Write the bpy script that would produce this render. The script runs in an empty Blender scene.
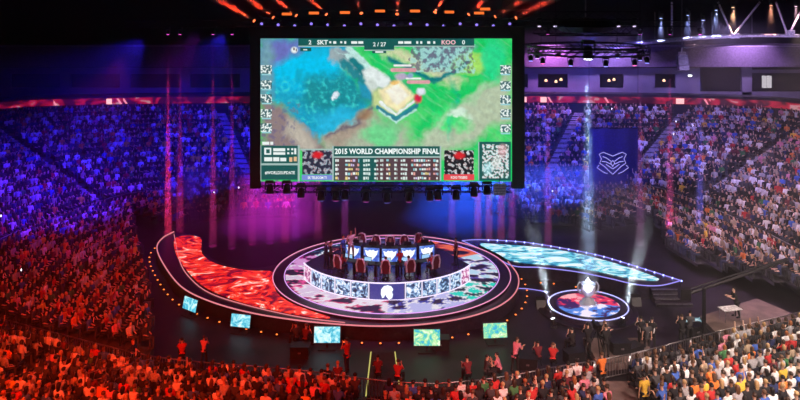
import bpy, bmesh, math, random
import numpy as np
from mathutils import Vector, Matrix
random.seed(7); RNG = np.random.default_rng(11)
S = bpy.context.scene; COL = S.collection
PI = math.pi
# ------------------------------------------------------------------ camera
F, H0, CZ, CY, CX = 800.0, -8.0, 20.0, -56.6, 0.7
cd = bpy.data.cameras.new('camera'); cam = bpy.data.objects.new('camera', cd); COL.objects.link(cam)
cam.location = (CX, CY, CZ); cam.rotation_euler = (PI/2, 0, 0)
cd.lens = 36; cd.sensor_width = 36; cd.shift_y = -208/800; cd.clip_end = 400; cd.clip_start = .5
S.camera = cam
def P(x, y, z=0.0):
    D = F*(CZ-z)/(y-H0); return Vector((CX+(x-400)*D/F, CY+D, z))
def PY(x, y, Y):
    D = Y-CY; return Vector((CX+(x-400)*D/F, Y, CZ-(y-H0)*D/F))
def proj(X, Y, Z):
    D = Y-CY; return 400+F*(X-CX)/D, H0+F*(CZ-Z)/D, D
# ------------------------------------------------------------------ world, exposure
w = bpy.data.worlds.new('world'); S.world = w; w.use_nodes = True
w.node_tree.nodes['Background'].inputs[0].default_value = (.20, .10, .40, 1)
w.node_tree.nodes['Background'].inputs[1].default_value = .03
S.view_settings.view_transform = 'Standard'; S.view_settings.look = 'None'
S.view_settings.gamma = 1; S.view_settings.exposure = 0; S.view_settings.use_curve_mapping = False
S.cycles.use_denoising = True; S.cycles.volume_bounces = 0; S.cycles.max_bounces = 4
S.cycles.diffuse_bounces = 1; S.cycles.glossy_bounces = 2; S.cycles.transparent_max_bounces = 8
# ------------------------------------------------------------------ lights of the rig (washes over the tribunes)
def spot(loc, aim, col, power, deg, blend=.5, r=.25, name='wash_light'):
    l = bpy.data.lights.new(name, 'SPOT'); l.energy = power; l.color = col
    l.spot_size = math.radians(deg); l.spot_blend = blend; l.shadow_soft_size = r
    o = bpy.data.objects.new(name, l); COL.objects.link(o); o.location = loc
    d = Vector(aim)-Vector(loc); o.rotation_euler = d.to_track_quat('-Z', 'Y').to_euler(); return o
K = 1.0
WASH = [  # location, aim, colour, watts, cone
 ((-18, -34, 17), (-17, -24, 2), (1, .05, .008), 20000, 78),
 ((-6, -36, 17), (-6, -23, 1), (1, .04, .012), 14500, 72),
 ((3, -35, 17), (2, -23, 1), (1, .05, .04), 6500, 56),
 ((9, -36, 17), (9, -23, 1), (1, .45, .4), 9000, 50),
 ((-12, -20, 17), (-20, -14, 1), (1, .04, .012), 2800, 75),
 ((-12, -8, 17), (-21, -5, 1), (.9, .012, .26), 1900, 65),
 ((16, -36, 18), (16, -23, 2), (1, .74, .62), 19000, 66),
 ((27, -32, 18), (25, -18, 2), (1, .78, .72), 19000, 70),
 ((22, -14, 18), (24, -16, 2), (1, .72, .6), 6000, 90),
 ((-18, 2, 16.5), (-33, 8, 3), (.035, .012, 1), 36000, 72),
 ((-14, 10, 16.5), (-24, 25, 2), (.03, .015, 1), 34000, 60),
 ((-2, 12, 16), (-8, 28, 2), (.04, .025, 1), 14000, 75),
 ((6, 8, 16), (12, 23, 1), (.05, .05, 1), 22000, 68),
 ((16, 10, 17), (22, 27, 3), (.22, .14, 1), 14000, 75),
 ((26, 6, 17.5), (38, 20, 4), (.58, .42, 1), 12500, 85),
 ((16, 2, 17.5), (24, 3, 1), (.60, .38, .95), 8000, 75),
 ((21, 0, 17.5), (30, -3, 3), (1, .62, .74), 8000, 80),
 ((-15, 6, 17), (-24, 6, 1), (.4, .02, .8), 4500, 75),
]
for a in WASH: spot(a[0], a[1], a[2], a[3]*K, a[4])
HAZE = .0016
# ------------------------------------------------------------------ helpers
def mat(name, col, rough=.6, metal=0.0, emit=None, es=0.0, var=.25, scale=6.0, alpha=None):
    m = bpy.data.materials.new(name); m.use_nodes = True; nt = m.node_tree; b = nt.nodes['Principled BSDF']
    b.inputs['Roughness'].default_value = rough; b.inputs['Metallic'].default_value = metal
    tc = nt.nodes.new('ShaderNodeTexCoord'); n = nt.nodes.new('ShaderNodeTexNoise'); n.inputs['Scale'].default_value = scale
    nt.links.new(tc.outputs['Object'], n.inputs['Vector'])
    r = nt.nodes.new('ShaderNodeValToRGB'); nt.links.new(n.outputs['Fac'], r.inputs['Fac'])
    c = col; r.color_ramp.elements[0].color = (c[0]*(1-var), c[1]*(1-var), c[2]*(1-var), 1)
    r.color_ramp.elements[1].color = (min(1, c[0]*(1+var)), min(1, c[1]*(1+var)), min(1, c[2]*(1+var)), 1)
    r.color_ramp.elements[0].position = .35; r.color_ramp.elements[1].position = .65
    nt.links.new(r.outputs['Color'], b.inputs['Base Color'])
    if emit:
        b.inputs['Emission Color'].default_value = (*emit, 1); b.inputs['Emission Strength'].default_value = es
    return m
def glow(name, col, s): return mat(name, (.05, .05, .05), .4, 0, col, s)
def attr_mat(name, emis=False, es=1.0, rough=.8):
    m = bpy.data.materials.new(name); m.use_nodes = True; nt = m.node_tree; b = nt.nodes['Principled BSDF']
    a = nt.nodes.new('ShaderNodeAttribute'); a.attribute_name = 'Col'
    b.inputs['Roughness'].default_value = rough
    if emis:
        b.inputs['Base Color'].default_value = (.01, .01, .01, 1)
        nt.links.new(a.outputs['Color'], b.inputs['Emission Color']); b.inputs['Emission Strength'].default_value = es
    else: nt.links.new(a.outputs['Color'], b.inputs['Base Color'])
    return m
def led_mat(name, stops, scale=.5, dist=3.0, es=1.0, detail=6.0, offs=(0, 0, 0), stretch=(1, 1, 1)):
    """moving artwork shown on an LED floor: turbulent streaks of light between dark gaps"""
    m = bpy.data.materials.new(name); m.use_nodes = True; nt = m.node_tree; b = nt.nodes['Principled BSDF']
    b.inputs['Base Color'].default_value = (.015, .015, .02, 1); b.inputs['Roughness'].default_value = .35
    tc = nt.nodes.new('ShaderNodeTexCoord'); mp = nt.nodes.new('ShaderNodeMapping')
    mp.inputs['Location'].default_value = offs; mp.inputs['Scale'].default_value = stretch
    n = nt.nodes.new('ShaderNodeTexNoise'); n.inputs['Scale'].default_value = scale; n.inputs['Detail'].default_value = detail
    n.inputs['Distortion'].default_value = dist; n.inputs['Roughness'].default_value = .62
    nt.links.new(tc.outputs['Object'], mp.inputs['Vector']); nt.links.new(mp.outputs['Vector'], n.inputs['Vector'])
    r = nt.nodes.new('ShaderNodeValToRGB'); nt.links.new(n.outputs['Fac'], r.inputs['Fac'])
    e = r.color_ramp.elements
    for i, (p, c) in enumerate(stops):
        el = e[i] if i < 2 else e.new(p)
        el.position = p; el.color = (*c, 1)
    nt.links.new(r.outputs['Color'], b.inputs['Emission Color']); b.inputs['Emission Strength'].default_value = es
    return m
class MB:
    def __init__(s): s.v = []; s.f = []
    def add(s, vs, fs):
        n = len(s.v); s.v += [tuple(q) for q in vs]; s.f += [tuple(i+n for i in f) for f in fs]; return s
    def box(s, x0, x1, y0, y1, z0, z1, M=None):
        vs = [Vector((x, y, z)) for z in (z0, z1) for y in (y0, y1) for x in (x0, x1)]
        if M is not None: vs = [M @ q for q in vs]
        return s.add(vs, [(0, 2, 3, 1), (4, 5, 7, 6), (0, 1, 5, 4), (1, 3, 7, 5), (3, 2, 6, 7), (2, 0, 4, 6)])
    def tube(s, pts, r, n=6, closed=False, caps=True):
        pts = [Vector(p) for p in pts]; k = len(pts); rs = r if isinstance(r, (list, tuple)) else [r]*k
        vs = []; fs = []; prev = None
        for i, p in enumerate(pts):
            a = pts[(i-1) % k] if (closed or i > 0) else p; b = pts[(i+1) % k] if (closed or i < k-1) else p
            t = (b-a).normalized()
            u = Vector((0, 0, 1)) if abs(t.z) < .9 else Vector((1, 0, 0))
            if prev is not None: u = prev
            x = t.cross(u)
            if x.length < 1e-4: x = t.cross(Vector((0, 1, 0)))
            x.normalize(); y = x.cross(t).normalized(); prev = y
            for j in range(n):
                q = 2*PI*j/n; vs.append(p+x*(rs[i]*math.cos(q))+y*(rs[i]*math.sin(q)))
        for i in range(k if closed else k-1):
            for j in range(n):
                a = i*n+j; b = i*n+(j+1) % n; c = ((i+1) % k)*n+(j+1) % n; d = ((i+1) % k)*n+j
                fs.append((a, b, c, d))
        if caps and not closed: fs += [tuple(range(n))[::-1], tuple(range((k-1)*n, k*n))]
        return s.add(vs, fs)
    def lathe(s, prof, n=24, c=(0, 0, 0)):
        vs = [(c[0]+r*math.cos(2*PI*j/n), c[1]+r*math.sin(2*PI*j/n), c[2]+z) for r, z in prof for j in range(n)]
        fs = [(i*n+j, i*n+(j+1) % n, (i+1)*n+(j+1) % n, (i+1)*n+j) for i in range(len(prof)-1) for j in range(n)]
        fs += [tuple(range(n))[::-1], tuple(range((len(prof)-1)*n, len(prof)*n))]
        return s.add(vs, fs)
    def prism(s, pts, z0, z1):
        pts = [Vector((p[0], p[1])) for p in pts]
        if sum(pts[i].x*pts[(i+1) % len(pts)].y-pts[(i+1) % len(pts)].x*pts[i].y for i in range(len(pts))) < 0: pts = pts[::-1]
        n = len(pts)
        from mathutils.geometry import tessellate_polygon
        tri = tessellate_polygon([[Vector((p.x, p.y, 0)) for p in pts]])
        vs = [(p.x, p.y, z0) for p in pts]+[(p.x, p.y, z1) for p in pts]; fs = []
        for t in tri:
            a, b, c = [pts[i] for i in t]
            if (b-a).x*(c-a).y-(b-a).y*(c-a).x < 0: t = (t[0], t[2], t[1])
            fs.append(tuple(i+n for i in t)); fs.append((t[0], t[2], t[1]))
        fs += [(i, (i+1) % n, (i+1) % n+n, i+n) for i in range(n)]
        return s.add(vs, fs)
    def mesh(s, name, smooth=False):
        me = bpy.data.meshes.new(name); me.from_pydata([tuple(q) for q in s.v], [], s.f); me.update()
        if smooth: me.shade_smooth()
        return me
    def build(s, name, m, parent=None, smooth=False):
        me = s.mesh(name, smooth)
        if m: me.materials.append(m)
        o = bpy.data.objects.new(name, me); COL.objects.link(o)
        if parent: o.parent = parent
        return o
def tag(o, label=None, cat=None, group=None, kind=None):
    if label:
        if len(label.split()) > 16: label = label.replace(' hands near face,', '').replace(' leaning forward,', '')
        o['label'] = label
    if cat: o['category'] = cat
    if group: o['group'] = group
    if kind: o['kind'] = kind
    return o
def empty(name, loc, rz=0, label=None, cat=None, group=None):
    o = bpy.data.objects.new(name, None); COL.objects.link(o); o.location = loc; o.rotation_euler = (0, 0, rz); o.empty_display_size = .1
    return tag(o, label, cat, group)
def dup(root, loc=None, rz=None, label=None, group=None):
    r = root.copy(); COL.objects.link(r)
    if loc is not None: r.location = loc
    if rz is not None: r.rotation_euler = (0, 0, rz)
    if label: r['label'] = label
    if group: r['group'] = group
    for ch in list(root.children):
        c = ch.copy(); COL.objects.link(c); c.parent = r
        for g in ch.children:
            d = g.copy(); COL.objects.link(d); d.parent = c
    return r
def curve(pts, n=12, closed=False):
    pts = [Vector(p) for p in pts]; k = len(pts); out = []
    g = (lambda i: pts[i % k]) if closed else (lambda i: pts[max(0, min(k-1, i))])
    for i in range(k if closed else k-1):
        a, b, c, d = g(i-1), g(i), g(i+1), g(i+2)
        for j in range(n):
            t = j/n
            out.append(.5*((2*b)+(c-a)*t+(2*a-5*b+4*c-d)*t*t+(3*b-a-3*c+d)*t**3))
    if not closed: out.append(pts[-1])
    return out
def resample(pts, n):
    L = [0]
    for a, b in zip(pts, pts[1:]): L.append(L[-1]+(b-a).length)
    out = []; j = 0
    for i in range(n):
        s = L[-1]*i/(n-1)
        while j < len(L)-2 and L[j+1] < s: j += 1
        t = (s-L[j])/max(1e-9, L[j+1]-L[j]); out.append(pts[j].lerp(pts[j+1], t))
    return out
def ring_pts(cx, cy, r, z, n=64, a0=0, a1=2*PI):
    full = abs(a1-a0-2*PI) < 1e-6
    return [Vector((cx+r*math.cos(a0+(a1-a0)*i/(n if full else n-1)), cy+r*math.sin(a0+(a1-a0)*i/(n if full else n-1)), z)) for i in range(n)]
def text_mesh(name, s, size, m, M, parent, align='CENTER', ext=.004, sx=1.0, bold=0.0):
    cu = bpy.data.curves.new(name, 'FONT'); cu.body = s; cu.size = size; cu.align_x = align; cu.align_y = 'CENTER'; cu.extrude = ext; cu.offset = bold; cu.resolution_u = 2
    o = bpy.data.objects.new(name, cu); COL.objects.link(o); dg = bpy.context.evaluated_depsgraph_get()
    me = bpy.data.meshes.new_from_object(o.evaluated_get(dg)); bpy.data.objects.remove(o); me.name = name
    me.transform(M @ Matrix.Diagonal((sx, 1, 1, 1))); me.materials.clear(); me.materials.append(m)
    q = bpy.data.objects.new(name, me); COL.objects.link(q); q.parent = parent; return q
# ------------------------------------------------------------------ materials
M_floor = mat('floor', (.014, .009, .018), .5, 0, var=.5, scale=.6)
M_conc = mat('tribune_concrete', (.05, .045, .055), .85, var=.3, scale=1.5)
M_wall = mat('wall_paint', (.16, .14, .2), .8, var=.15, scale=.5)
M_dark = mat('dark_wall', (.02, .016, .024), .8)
M_black = mat('black_metal', (.015, .015, .018), .45, .3)
M_truss = mat('truss_metal', (.05, .05, .06), .4, .7)
M_steel = mat('rail_steel', (.35, .33, .35), .35, .9)
M_white = mat('white_paint', (.8, .8, .8), .5)
M_beam = mat('pale_beam', (.85, .8, .9), .5)
M_seat = mat('seat_plastic', (.03, .03, .045), .5)
M_stage = mat('stage_black', (.02, .014, .03), .3, 0, var=.4)
M_cream = mat('riser_deck', (.16, .11, .10), .7, var=.25, scale=1.2)
M_tape = mat('tape', (.8, .75, .7), .6)
M_pinkglow = glow('pink_led', (1, .3, .35), .8)
M_blueglow = glow('blue_led', (.35, .3, 1), 1.0)
M_orange = glow('orange_lamp', (1, .2, .03), 2.2)
M_warm = glow('warm_lamp', (1, .55, .3), 2.5)
M_whiteglow = glow('white_lamp', (.85, .9, 1), 12)
M_redlamp = glow('red_lamp', (1, .05, .02), 6)
M_bluelamp = glow('blue_lamp', (.25, .3, 1), 5)
# ------------------------------------------------------------------ floor, far walls, roof
def struct(mb, name, m, parent=None, smooth=False):
    o = mb.build(name, m, parent, smooth)
    if parent is None: o['kind'] = 'structure'
    return o
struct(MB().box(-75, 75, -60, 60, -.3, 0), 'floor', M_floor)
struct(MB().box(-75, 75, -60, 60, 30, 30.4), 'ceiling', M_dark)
# ------------------------------------------------------------------ tribunes
ML = [(-27, -22, 3.0), (-27.2, -10, 2.8), (-27.1, -1.1, 2.3), (-25.9, 3.4, 2.3), (-24.6, 8.1, 2.2), (-23.2, 14, 1.7), (-20.5, 18.5, .9), (-14, 20, .5), (0, 20.4, .4)]
MR = [(14, 20, .6), (20.5, 18.5, 1.1), (23.2, 14.4, 2.2), (25.5, 6.9, 2.3), (26.7, 1.2, 2.3), (27.2, -3.8, 2.4), (27.2, -10, 2.8), (27, -22, 3.0)]
OL = [(-43, -22, 8), (-43.5, -10, 8), (-44, 2, 7.6), (-44, 12, 7), (-43.5, 21, 6.6), (-42, 29, 6.5), (-34, 32, 6.5), (-18, 33.6, 6.5), (0, 34, 6.5)]
OR = [(18, 33.8, 6.5), (33, 32.4, 6.5), (42, 29, 6.5), (44, 20, 6.6), (44.5, 10, 7), (44.5, 2, 7.6), (44.2, -10, 8), (44, -22, 8)]
NS = 150
Mc = resample(curve(ML+MR), NS); Oc = resample(curve(OL+OR), NS)
Oc = [o for o in Oc]
bar_px = [(-40, 306), (0, 318), (60, 334), (150, 356), (225, 364), (300, 370), (360, 378), (420, 384), (480, 380), (520, 374), (560, 366), (600, 360), (640, 352), (700, 336), (760, 322), (800, 312), (850, 300)]
barrier = curve([P(x, y, 1.1) for x, y in bar_px], 8)
def bar_y(x):
    for a, b in zip(barrier, barrier[1:]):
        if a.x <= x <= b.x: return a.y+(b.y-a.y)*(x-a.x)/(b.x-a.x)
    return -10.0 if abs(x) > 20 else -18
inner_L = [(-12.6, -15.0), (-13.3, -11.9), (-14.7, -7.8), (-16.4, -2.9), (-19.1, 3.1), (-22, 10.6)]
inner_R = [(24.6, 16), (22.2, 11.5), (21.7, 9.2), (20.8, 2), (21.9, -.1), (24.1, -4.7), (25.5, -7.1), (27.5, -8.2)]
def interp(pts, y):
    pts = sorted(pts, key=lambda p: p[1])
    if y <= pts[0][1]: return pts[0][0]
    for a, b in zip(pts, pts[1:]):
        if y <= b[1]: return a[0]+(b[0]-a[0])*(y-a[1])/(b[1]-a[1])
    return pts[-1][0]
SEATS = []   # every place in the tribunes: x, y, z, heading, section, row
def tribune(name, A, B, rows, mask=None, aisles=(), section='', spacing=.54, fill=.95, steps=None, z0off=0.0):
    mb = MB(); n = len(A)
    L = [[A[i].lerp(B[i], k/rows) for i in range(n)] for k in range(rows+1)]
    for k in range(rows):
        z = L[k]
        for i in range(n-1):
            a, b, c, d = L[k][i], L[k][i+1], L[k+1][i+1], L[k+1][i]
            if mask and not mask((a.x+c.x)/2, (a.y+c.y)/2): continue
            za, zb, zc, zd = a.z, b.z, L[k+1][i+1].z, L[k+1][i].z
            ra = L[k-1][i].z if k else 0; rb = L[k-1][i+1].z if k else 0
            mb.add([(a.x, a.y, za), (b.x, b.y, zb), (c.x, c.y, zb), (d.x, d.y, za), (a.x, a.y, ra), (b.x, b.y, rb)], [(0, 1, 2, 3), (4, 5, 1, 0)])
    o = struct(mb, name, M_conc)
    for k in range(rows):
        mid = [a.lerp(b, .62) for a, b in zip(L[k], L[k+1])]; tot = 0
        acc = [0]
        for p, q in zip(mid, mid[1:]): acc.append(acc[-1]+(Vector((q.x, q.y))-Vector((p.x, p.y))).length)
        s = random.random()*.3; j = 0
        while s < acc[-1]-.3:
            while j < n-2 and acc[j+1] < s: j += 1
            t = (s-acc[j])/(acc[j+1]-acc[j]); p = mid[j].lerp(mid[j+1], t); u = (j+t)/(n-1)
            z = L[k][j].z+(L[k][j+1].z-L[k][j].z)*t
            tx, ty = mid[j+1].x-mid[j].x, mid[j+1].y-mid[j].y
            inw = L[k][j]-L[k+1][j]
            s += spacing
            if mask and not mask(p.x, p.y): continue
            if any(abs(u-a)*acc[-1] < .75 for a in aisles): continue
            if random.random() > fill: continue
            SEATS.append((p.x, p.y, z, math.atan2(inw.y, inw.x)-PI/2, section, k))
    return o, L
# aisle positions of the upper tribune as a share of its length
def share_of(px, py, z):
    q = P(px, py, z); return min(range(NS), key=lambda i: (Mc[i].lerp(Oc[i], .5).xy-q.xy).length)/(NS-1)
AIS = [share_of(97, 160, 4.5), share_of(222, 155, 4.5), share_of(575, 155, 4.5), share_of(658, 140, 5), share_of(742, 160, 4.5)]
_, UL = tribune('floor_upper_tribune', Mc, Oc, 17, aisles=AIS, section='upper', fill=.93)
# concourse wall in front of the upper tribune
mb = MB()
for a, b in zip(Mc, Mc[1:]):
    n = Vector((b.y-a.y, a.x-b.x)).normalized()*.25
    mb.add([(a.x, a.y, 0), (b.x, b.y, 0), (b.x, b.y, b.z+.5), (a.x, a.y, a.z+.5), (a.x+n.x, a.y+n.y, 0), (b.x+n.x, b.y+n.y, 0), (b.x+n.x, b.y+n.y, b.z+.5), (a.x+n.x, a.y+n.y, a.z+.5)],
           [(0, 1, 2, 3), (5, 4, 7, 6), (3, 2, 6, 7)])
struct(mb, 'wall_concourse', M_dark)
mb = MB(); mb.tube([p+Vector((0, 0, .55)) for p in Mc], .035, 5); struct(mb, 'trim_1', M_steel)
# lower tribunes
def lowmask_L(x, y): return x < interp(inner_L, y)-.1 and y > bar_y(x)+.25 and x > -26.6
BL = resample(curve([(-26.2, -24, .9), (-26.4, -16, .9), (-26.5, -10, 1.0), (-26.4, -5, 1.6), (-26.3, -1.1, 2.1), (-25.2, 3.4, 2.2), (-23.9, 8.1, 1.9), (-22.6, 12, 1.4)]), 60)
AL = [Vector((p.x+13.6, p.y-2.6, .35)) for p in BL]
tribune('floor_lower_tribune', AL, BL, 16, mask=lowmask_L, section='left', aisles=(.36,), fill=.95)
def off_in(pts, d, z):
    out = []
    for i, p in enumerate(pts):
        a = pts[max(0, i-3)]; b = pts[min(len(pts)-1, i+3)]; t = b-a; nn = Vector((t.y, -t.x, 0)).normalized(); q = p+nn*d; out.append(Vector((q.x, q.y, z)))
    return out
inner_back = [(8, 16), (12, 12.5), (17, 10), (21.9, 9)]
def lowmask_R(x, y):
    if y > 9: return x > 8.4 and y > max([a[1]+(b[1]-a[1])*(x-a[0])/(b[0]-a[0]) for a, b in zip(inner_back, inner_back[1:]) if a[0] <= x <= b[0]] or [0])
    return x > interp(inner_R, y)+.1 and x < 26.9
BR = resample(curve([(8.5, 19.4, .9), (14, 19.1, 1.0), (19.2, 17.6, 1.3), (22.4, 13.9, 2.0), (24.8, 6.9, 2.2), (26.1, 1.2, 2.2), (26.7, -3.8, 2.2), (26.9, -9, 2.2)]), 60)
AR = off_in(BR, 7.0, .2)
tribune('floor_lower_tribune', AR, BR, 9, mask=lowmask_R, section='right', fill=.96)
B2 = resample(curve([(-22.9, 12.2, 1.4), (-20.6, 16.6, 1.1), (-14, 19.2, .8), (-8.5, 19.5, .7)]), 40)
tribune('floor_lower_tribune', off_in(B2, 5.2, .2), B2, 6, section='left', fill=.93)
# near tribune behind the crowd barrier
bb = resample(barrier, 110)
def off(pts, d, z):
    out = []
    for i, p in enumerate(pts):
        a = pts[max(0, i-1)]; b = pts[min(len(pts)-1, i+1)]; t = (b-a); nn = Vector((t.y, -t.x, 0)).normalized()
        q = p+nn*d; out.append(Vector((q.x, q.y, z)))
    return out
NF = off(bb, .9, .55); NB = off(bb, 17.3, 2.95)
VOMX = (10.1, 12.3)
def nearmask(x, y): return not (VOMX[0] < x < VOMX[1] and y < bar_y(x)-.5) and not (-18.2 < x < -16.9 and y < bar_y(x)-2.5 and y > bar_y(x)-7)
def ok_frame(x, y): return y > -40
tribune('floor_near_tribune', NF, NB, 19, mask=nearmask, section='near', fill=.96, aisles=(.47,), spacing=.56)
mb = MB(); mb.box(VOMX[0], VOMX[1], -34, -16.6, .0, .55); struct(mb, 'floor_gangway', M_cream)
# far wall, LED ribbon, suites, dark upper rim
OW = [Vector((p.x, p.y, 6.5)) for p in Oc]
def band(pts, z0, z1, off_=0, th=.3):
    mb = MB()
    q = []
    for i, p in enumerate(pts):
        a = pts[max(0, i-1)]; b = pts[min(len(pts)-1, i+1)]; t = b-a; nn = Vector((-t.y, t.x, 0)).normalized(); q.append((p+nn*off_, p+nn*(off_+th)))
    for (a, a2), (b, b2) in zip(q, q[1:]):
        mb.add([(a.x, a.y, z0), (b.x, b.y, z0), (b.x, b.y, z1), (a.x, a.y, z1), (a2.x, a2.y, z0), (b2.x, b2.y, z0), (b2.x, b2.y, z1), (a2.x, a2.y, z1)], [(0, 1, 2, 3), (5, 4, 7, 6), (3, 2, 6, 7), (0, 4, 5, 1)])
    return mb
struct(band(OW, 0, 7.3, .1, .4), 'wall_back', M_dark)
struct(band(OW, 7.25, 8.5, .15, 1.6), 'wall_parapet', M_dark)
def ribbon_mat():
    m = bpy.data.materials.new('ribbon_led'); m.use_nodes = True; nt = m.node_tree; b = nt.nodes['Principled BSDF']
    b.inputs['Base Color'].default_value = (.02, .01, .015, 1)
    tc = nt.nodes.new('ShaderNodeTexCoord'); mp = nt.nodes.new('ShaderNodeMapping'); mp.inputs['Rotation'].default_value = (0, .6, 0); mp.inputs['Scale'].default_value = (.55, .2, .8)
    n = nt.nodes.new('ShaderNodeTexNoise'); n.inputs['Scale'].default_value = 1.3; n.inputs['Detail'].default_value = 1.5; n.inputs['Distortion'].default_value = .6
    r = nt.nodes.new('ShaderNodeValToRGB'); e = r.color_ramp.elements
    e[0].position = .42; e[0].color = (.08, .002, .012, 1); e[1].position = .56; e[1].color = (.7, .008, .045, 1)
    k = e.new(.64); k.color = (.9, .03, .1, 1); k = e.new(.67); k.color = (1, .45, .5, 1)
    nt.links.new(tc.outputs['Object'], mp.inputs['Vector']); nt.links.new(mp.outputs['Vector'], n.inputs['Vector']); nt.links.new(n.outputs['Fac'], r.inputs['Fac'])
    nt.links.new(r.outputs['Color'], b.inputs['Emission Color']); b.inputs['Emission Strength'].default_value = .5
    return m
rb = band(OW, 7.5, 8.2, -.05, .12).build('led_ribbon', ribbon_mat())
tag(rb, 'long red LED ribbon display running along the front of the suite level', 'display')
# bright chevrons of the ribbon artwork
M_chev = glow('chevron_led', (1, .3, .4), 1.0); M_brt = glow('bright_led', (1, .5, .5), 1.3)
for (x, w_) in ((60, 1), (64, 1), (124, 1), (129, 1), (545, .6), (552, .6), (608, .8), (703, .6), (708, .6), (789, .8)):
    p = PY(x, 99, 33.4); q = min(OW, key=lambda o: abs(o.x-p.x) if o.y > 10 else 99); y = q.y-.12
    MB().add([(p.x-.1, y, 7.55), (p.x+.16*w_, y, 7.55), (p.x-.25, y, 8.15), (p.x-.5, y, 8.15)], [(0, 1, 2, 3)]).build('chevron_graphic', M_chev, rb)
for (x, w_) in ((113, 6), (525, 5), (544, 7), (677, 9), (786, 3)):
    p = PY(x, 99, 33.4); q = min(OW, key=lambda o: abs(o.x-p.x) if o.y > 10 else 99); y = q.y-.12; hw = w_*.05
    MB().box(p.x-hw, p.x+hw, y-.02, y, 7.55, 8.15).build('bright_panel', M_brt, rb)
# suite level wall behind the ribbon
YS = 35.9
def wall_piece(x0, x1, z0, z1, y, m, name, d=.4):
    return struct(MB().box(x0, x1, y, y+d, z0, z1), name, m)
struct(MB().box(-60, 60, 40, 40.5, 0, 30), 'wall_far', M_dark)
struct(MB().box(-60, -59.5, -60, 40, 0, 30), 'wall_left', M_dark)
struct(MB().box(59.5, 60, -60, 40, 0, 30), 'wall_right', M_dark)
X = lambda px, Y=YS: CX+(px-400)*(Y-CY)/F
Z = lambda py, Y=YS: CZ-(py-H0)*(Y-CY)/F
sw = MB()  # pale suite wall with openings: px from left to right
def rect(mb, x0, x1, y0, y1, Y=YS, d=.4): mb.box(X(x0, Y), X(x1, Y), Y, Y+d, Z(y1, Y), Z(y0, Y))
for x0, x1, y0, y1 in ((-60, 536, 68, 74), (-60, 536, 88, 99), (536, 692, 68, 74), (536, 700, 88, 99), (528, 538, 74, 88), (568, 600, 74, 88), (624, 655, 74, 88), (676, 692, 74, 88), (692, 700, 68, 88), (742, 752, 62, 99), (700, 900, 92, 99), (752, 900, 70, 73)):
    rect(sw, x0, x1, y0, y1)
for k in range(10): rect(sw, -60+60*k, -50+60*k, 74, 88)
struct(sw, 'wall_suites', M_wall)
struct(MB().box(X(-80), X(1000), YS, YS+4, Z(99)-.1, Z(99)), 'floor_suites', M_conc)
struct(MB().box(X(-80), X(1000), YS-1.2, YS-.9, Z(66), Z(44)), 'wall_upper_rim', mat('upper_rim', (.12, .08, .14), .8))
struct(MB().box(X(-80), X(1000), YS-1.4, YS-1.1, Z(46), Z(44.5)), 'trim_2', mat('rim_edge', (.25, .2, .28), .7))
for (x, y, c) in ((546, 81, 1), (556, 82, 1), (561, 80, 1), (609, 81, 2), (614, 80, 2), (664, 81, 1)):
    q = PY(x, y, YS+1.5); lp = MB().lathe([(.02, .22), (.1, .2), (.18, 0), (.17, -.05), (.03, -.07)], 10).build('suite_lamp', M_warm)
    lp.location = q; tag(lp, 'warm glowing lamp inside a hospitality suite above the red ribbon', 'lamp', 'warm lamps in the suites')
for k, x in enumerate((765, 770)):
    q = MB(); rect(q, x-1.6, x+1.6, 76, 88, YS+1); o = q.build('light_panel', glow('panel_glow%d' % k, (.8, .75, .8), .7))
    tag(o, 'narrow upright pale lit panel right of the concrete pillar above the ribbon', 'light', 'pale lit panels')
for a, col, e in (((X(550), YS-3, 14), (.8, .3, .9), 900), ((X(612), YS-4, 14), (.5, .35, 1), 900), ((X(740), YS-4, 14.5), (.6, .4, .9), 900), ((X(400), YS-4, 14), (.5, .2, .8), 500)):
    spot(a, (a[0], YS, 10.5), col, e*3.2, 130)
# ------------------------------------------------------------------ stage platforms
ZS = .8
outerL = curve([P(174, 232, ZS), P(163, 238, ZS), P(157, 247, ZS), P(162, 262, ZS), P(180, 286, ZS), P(208, 301, ZS), P(250, 313, ZS), P(300, 321, ZS), P(350, 325.5, ZS), P(390, 326.5, ZS), P(430, 324, ZS), P(470, 317, ZS), P(500, 306, ZS), P(516, 292, ZS), P(518, 276, ZS), P(508, 262, ZS)], 8)
innerL = curve([P(174, 232, ZS), P(200, 236, ZS), P(203, 251, ZS), P(220, 262, ZS), P(250, 268, ZS), P(290, 262, ZS), P(390, 240, ZS), P(480, 246, ZS), P(508, 262, ZS)], 8)
lw = MB().prism(outerL+innerL[::-1][1:-1], 0, ZS).build('stage_wing', M_stage)
tag(lw, 'black crescent stage wing on the left with flowing red lava artwork', 'stage')
ledL = [P(x, y, ZS) for x, y in ((176, 238), (200, 238), (202, 254), (218, 265), (248, 271), (274, 273), (275, 290), (288, 302), (312, 312), (330, 318), (316, 318), (280, 312), (240, 302), (206, 288), (188, 272), (176, 254))]
M_red = led_mat('lava_led', [(.34, (.08, .0, .02)), (.43, (.40, .003, .015)), (.50, (.95, .02, .01)), (.57, (1.0, .06, .02)), (.62, (1, .4, .32)), (.68, (1, .95, .88))], .5, 2.6, 1.1, offs=(3.1, .7, 0), stretch=(1, 1.5, 1))
MB().prism(curve(ledL, 4, True), ZS+.01, ZS+.05).build('led_floor', M_red, lw)['label'] = 'red lava patterned LED floor'
MB().tube([p+Vector((0, 0, .03)) for p in outerL], .045, 5).build('edge_light', M_pinkglow, lw)['label'] = 'glowing pink edge strip'
io = [P(x, y, ZS+.03) for x, y in ((174, 234), (180, 262), (192, 280), (212, 294), (250, 306), (300, 317), (345, 322.5))]
MB().tube(curve(io, 8), .03, 5).build('edge_light', M_pinkglow, lw)
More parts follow.
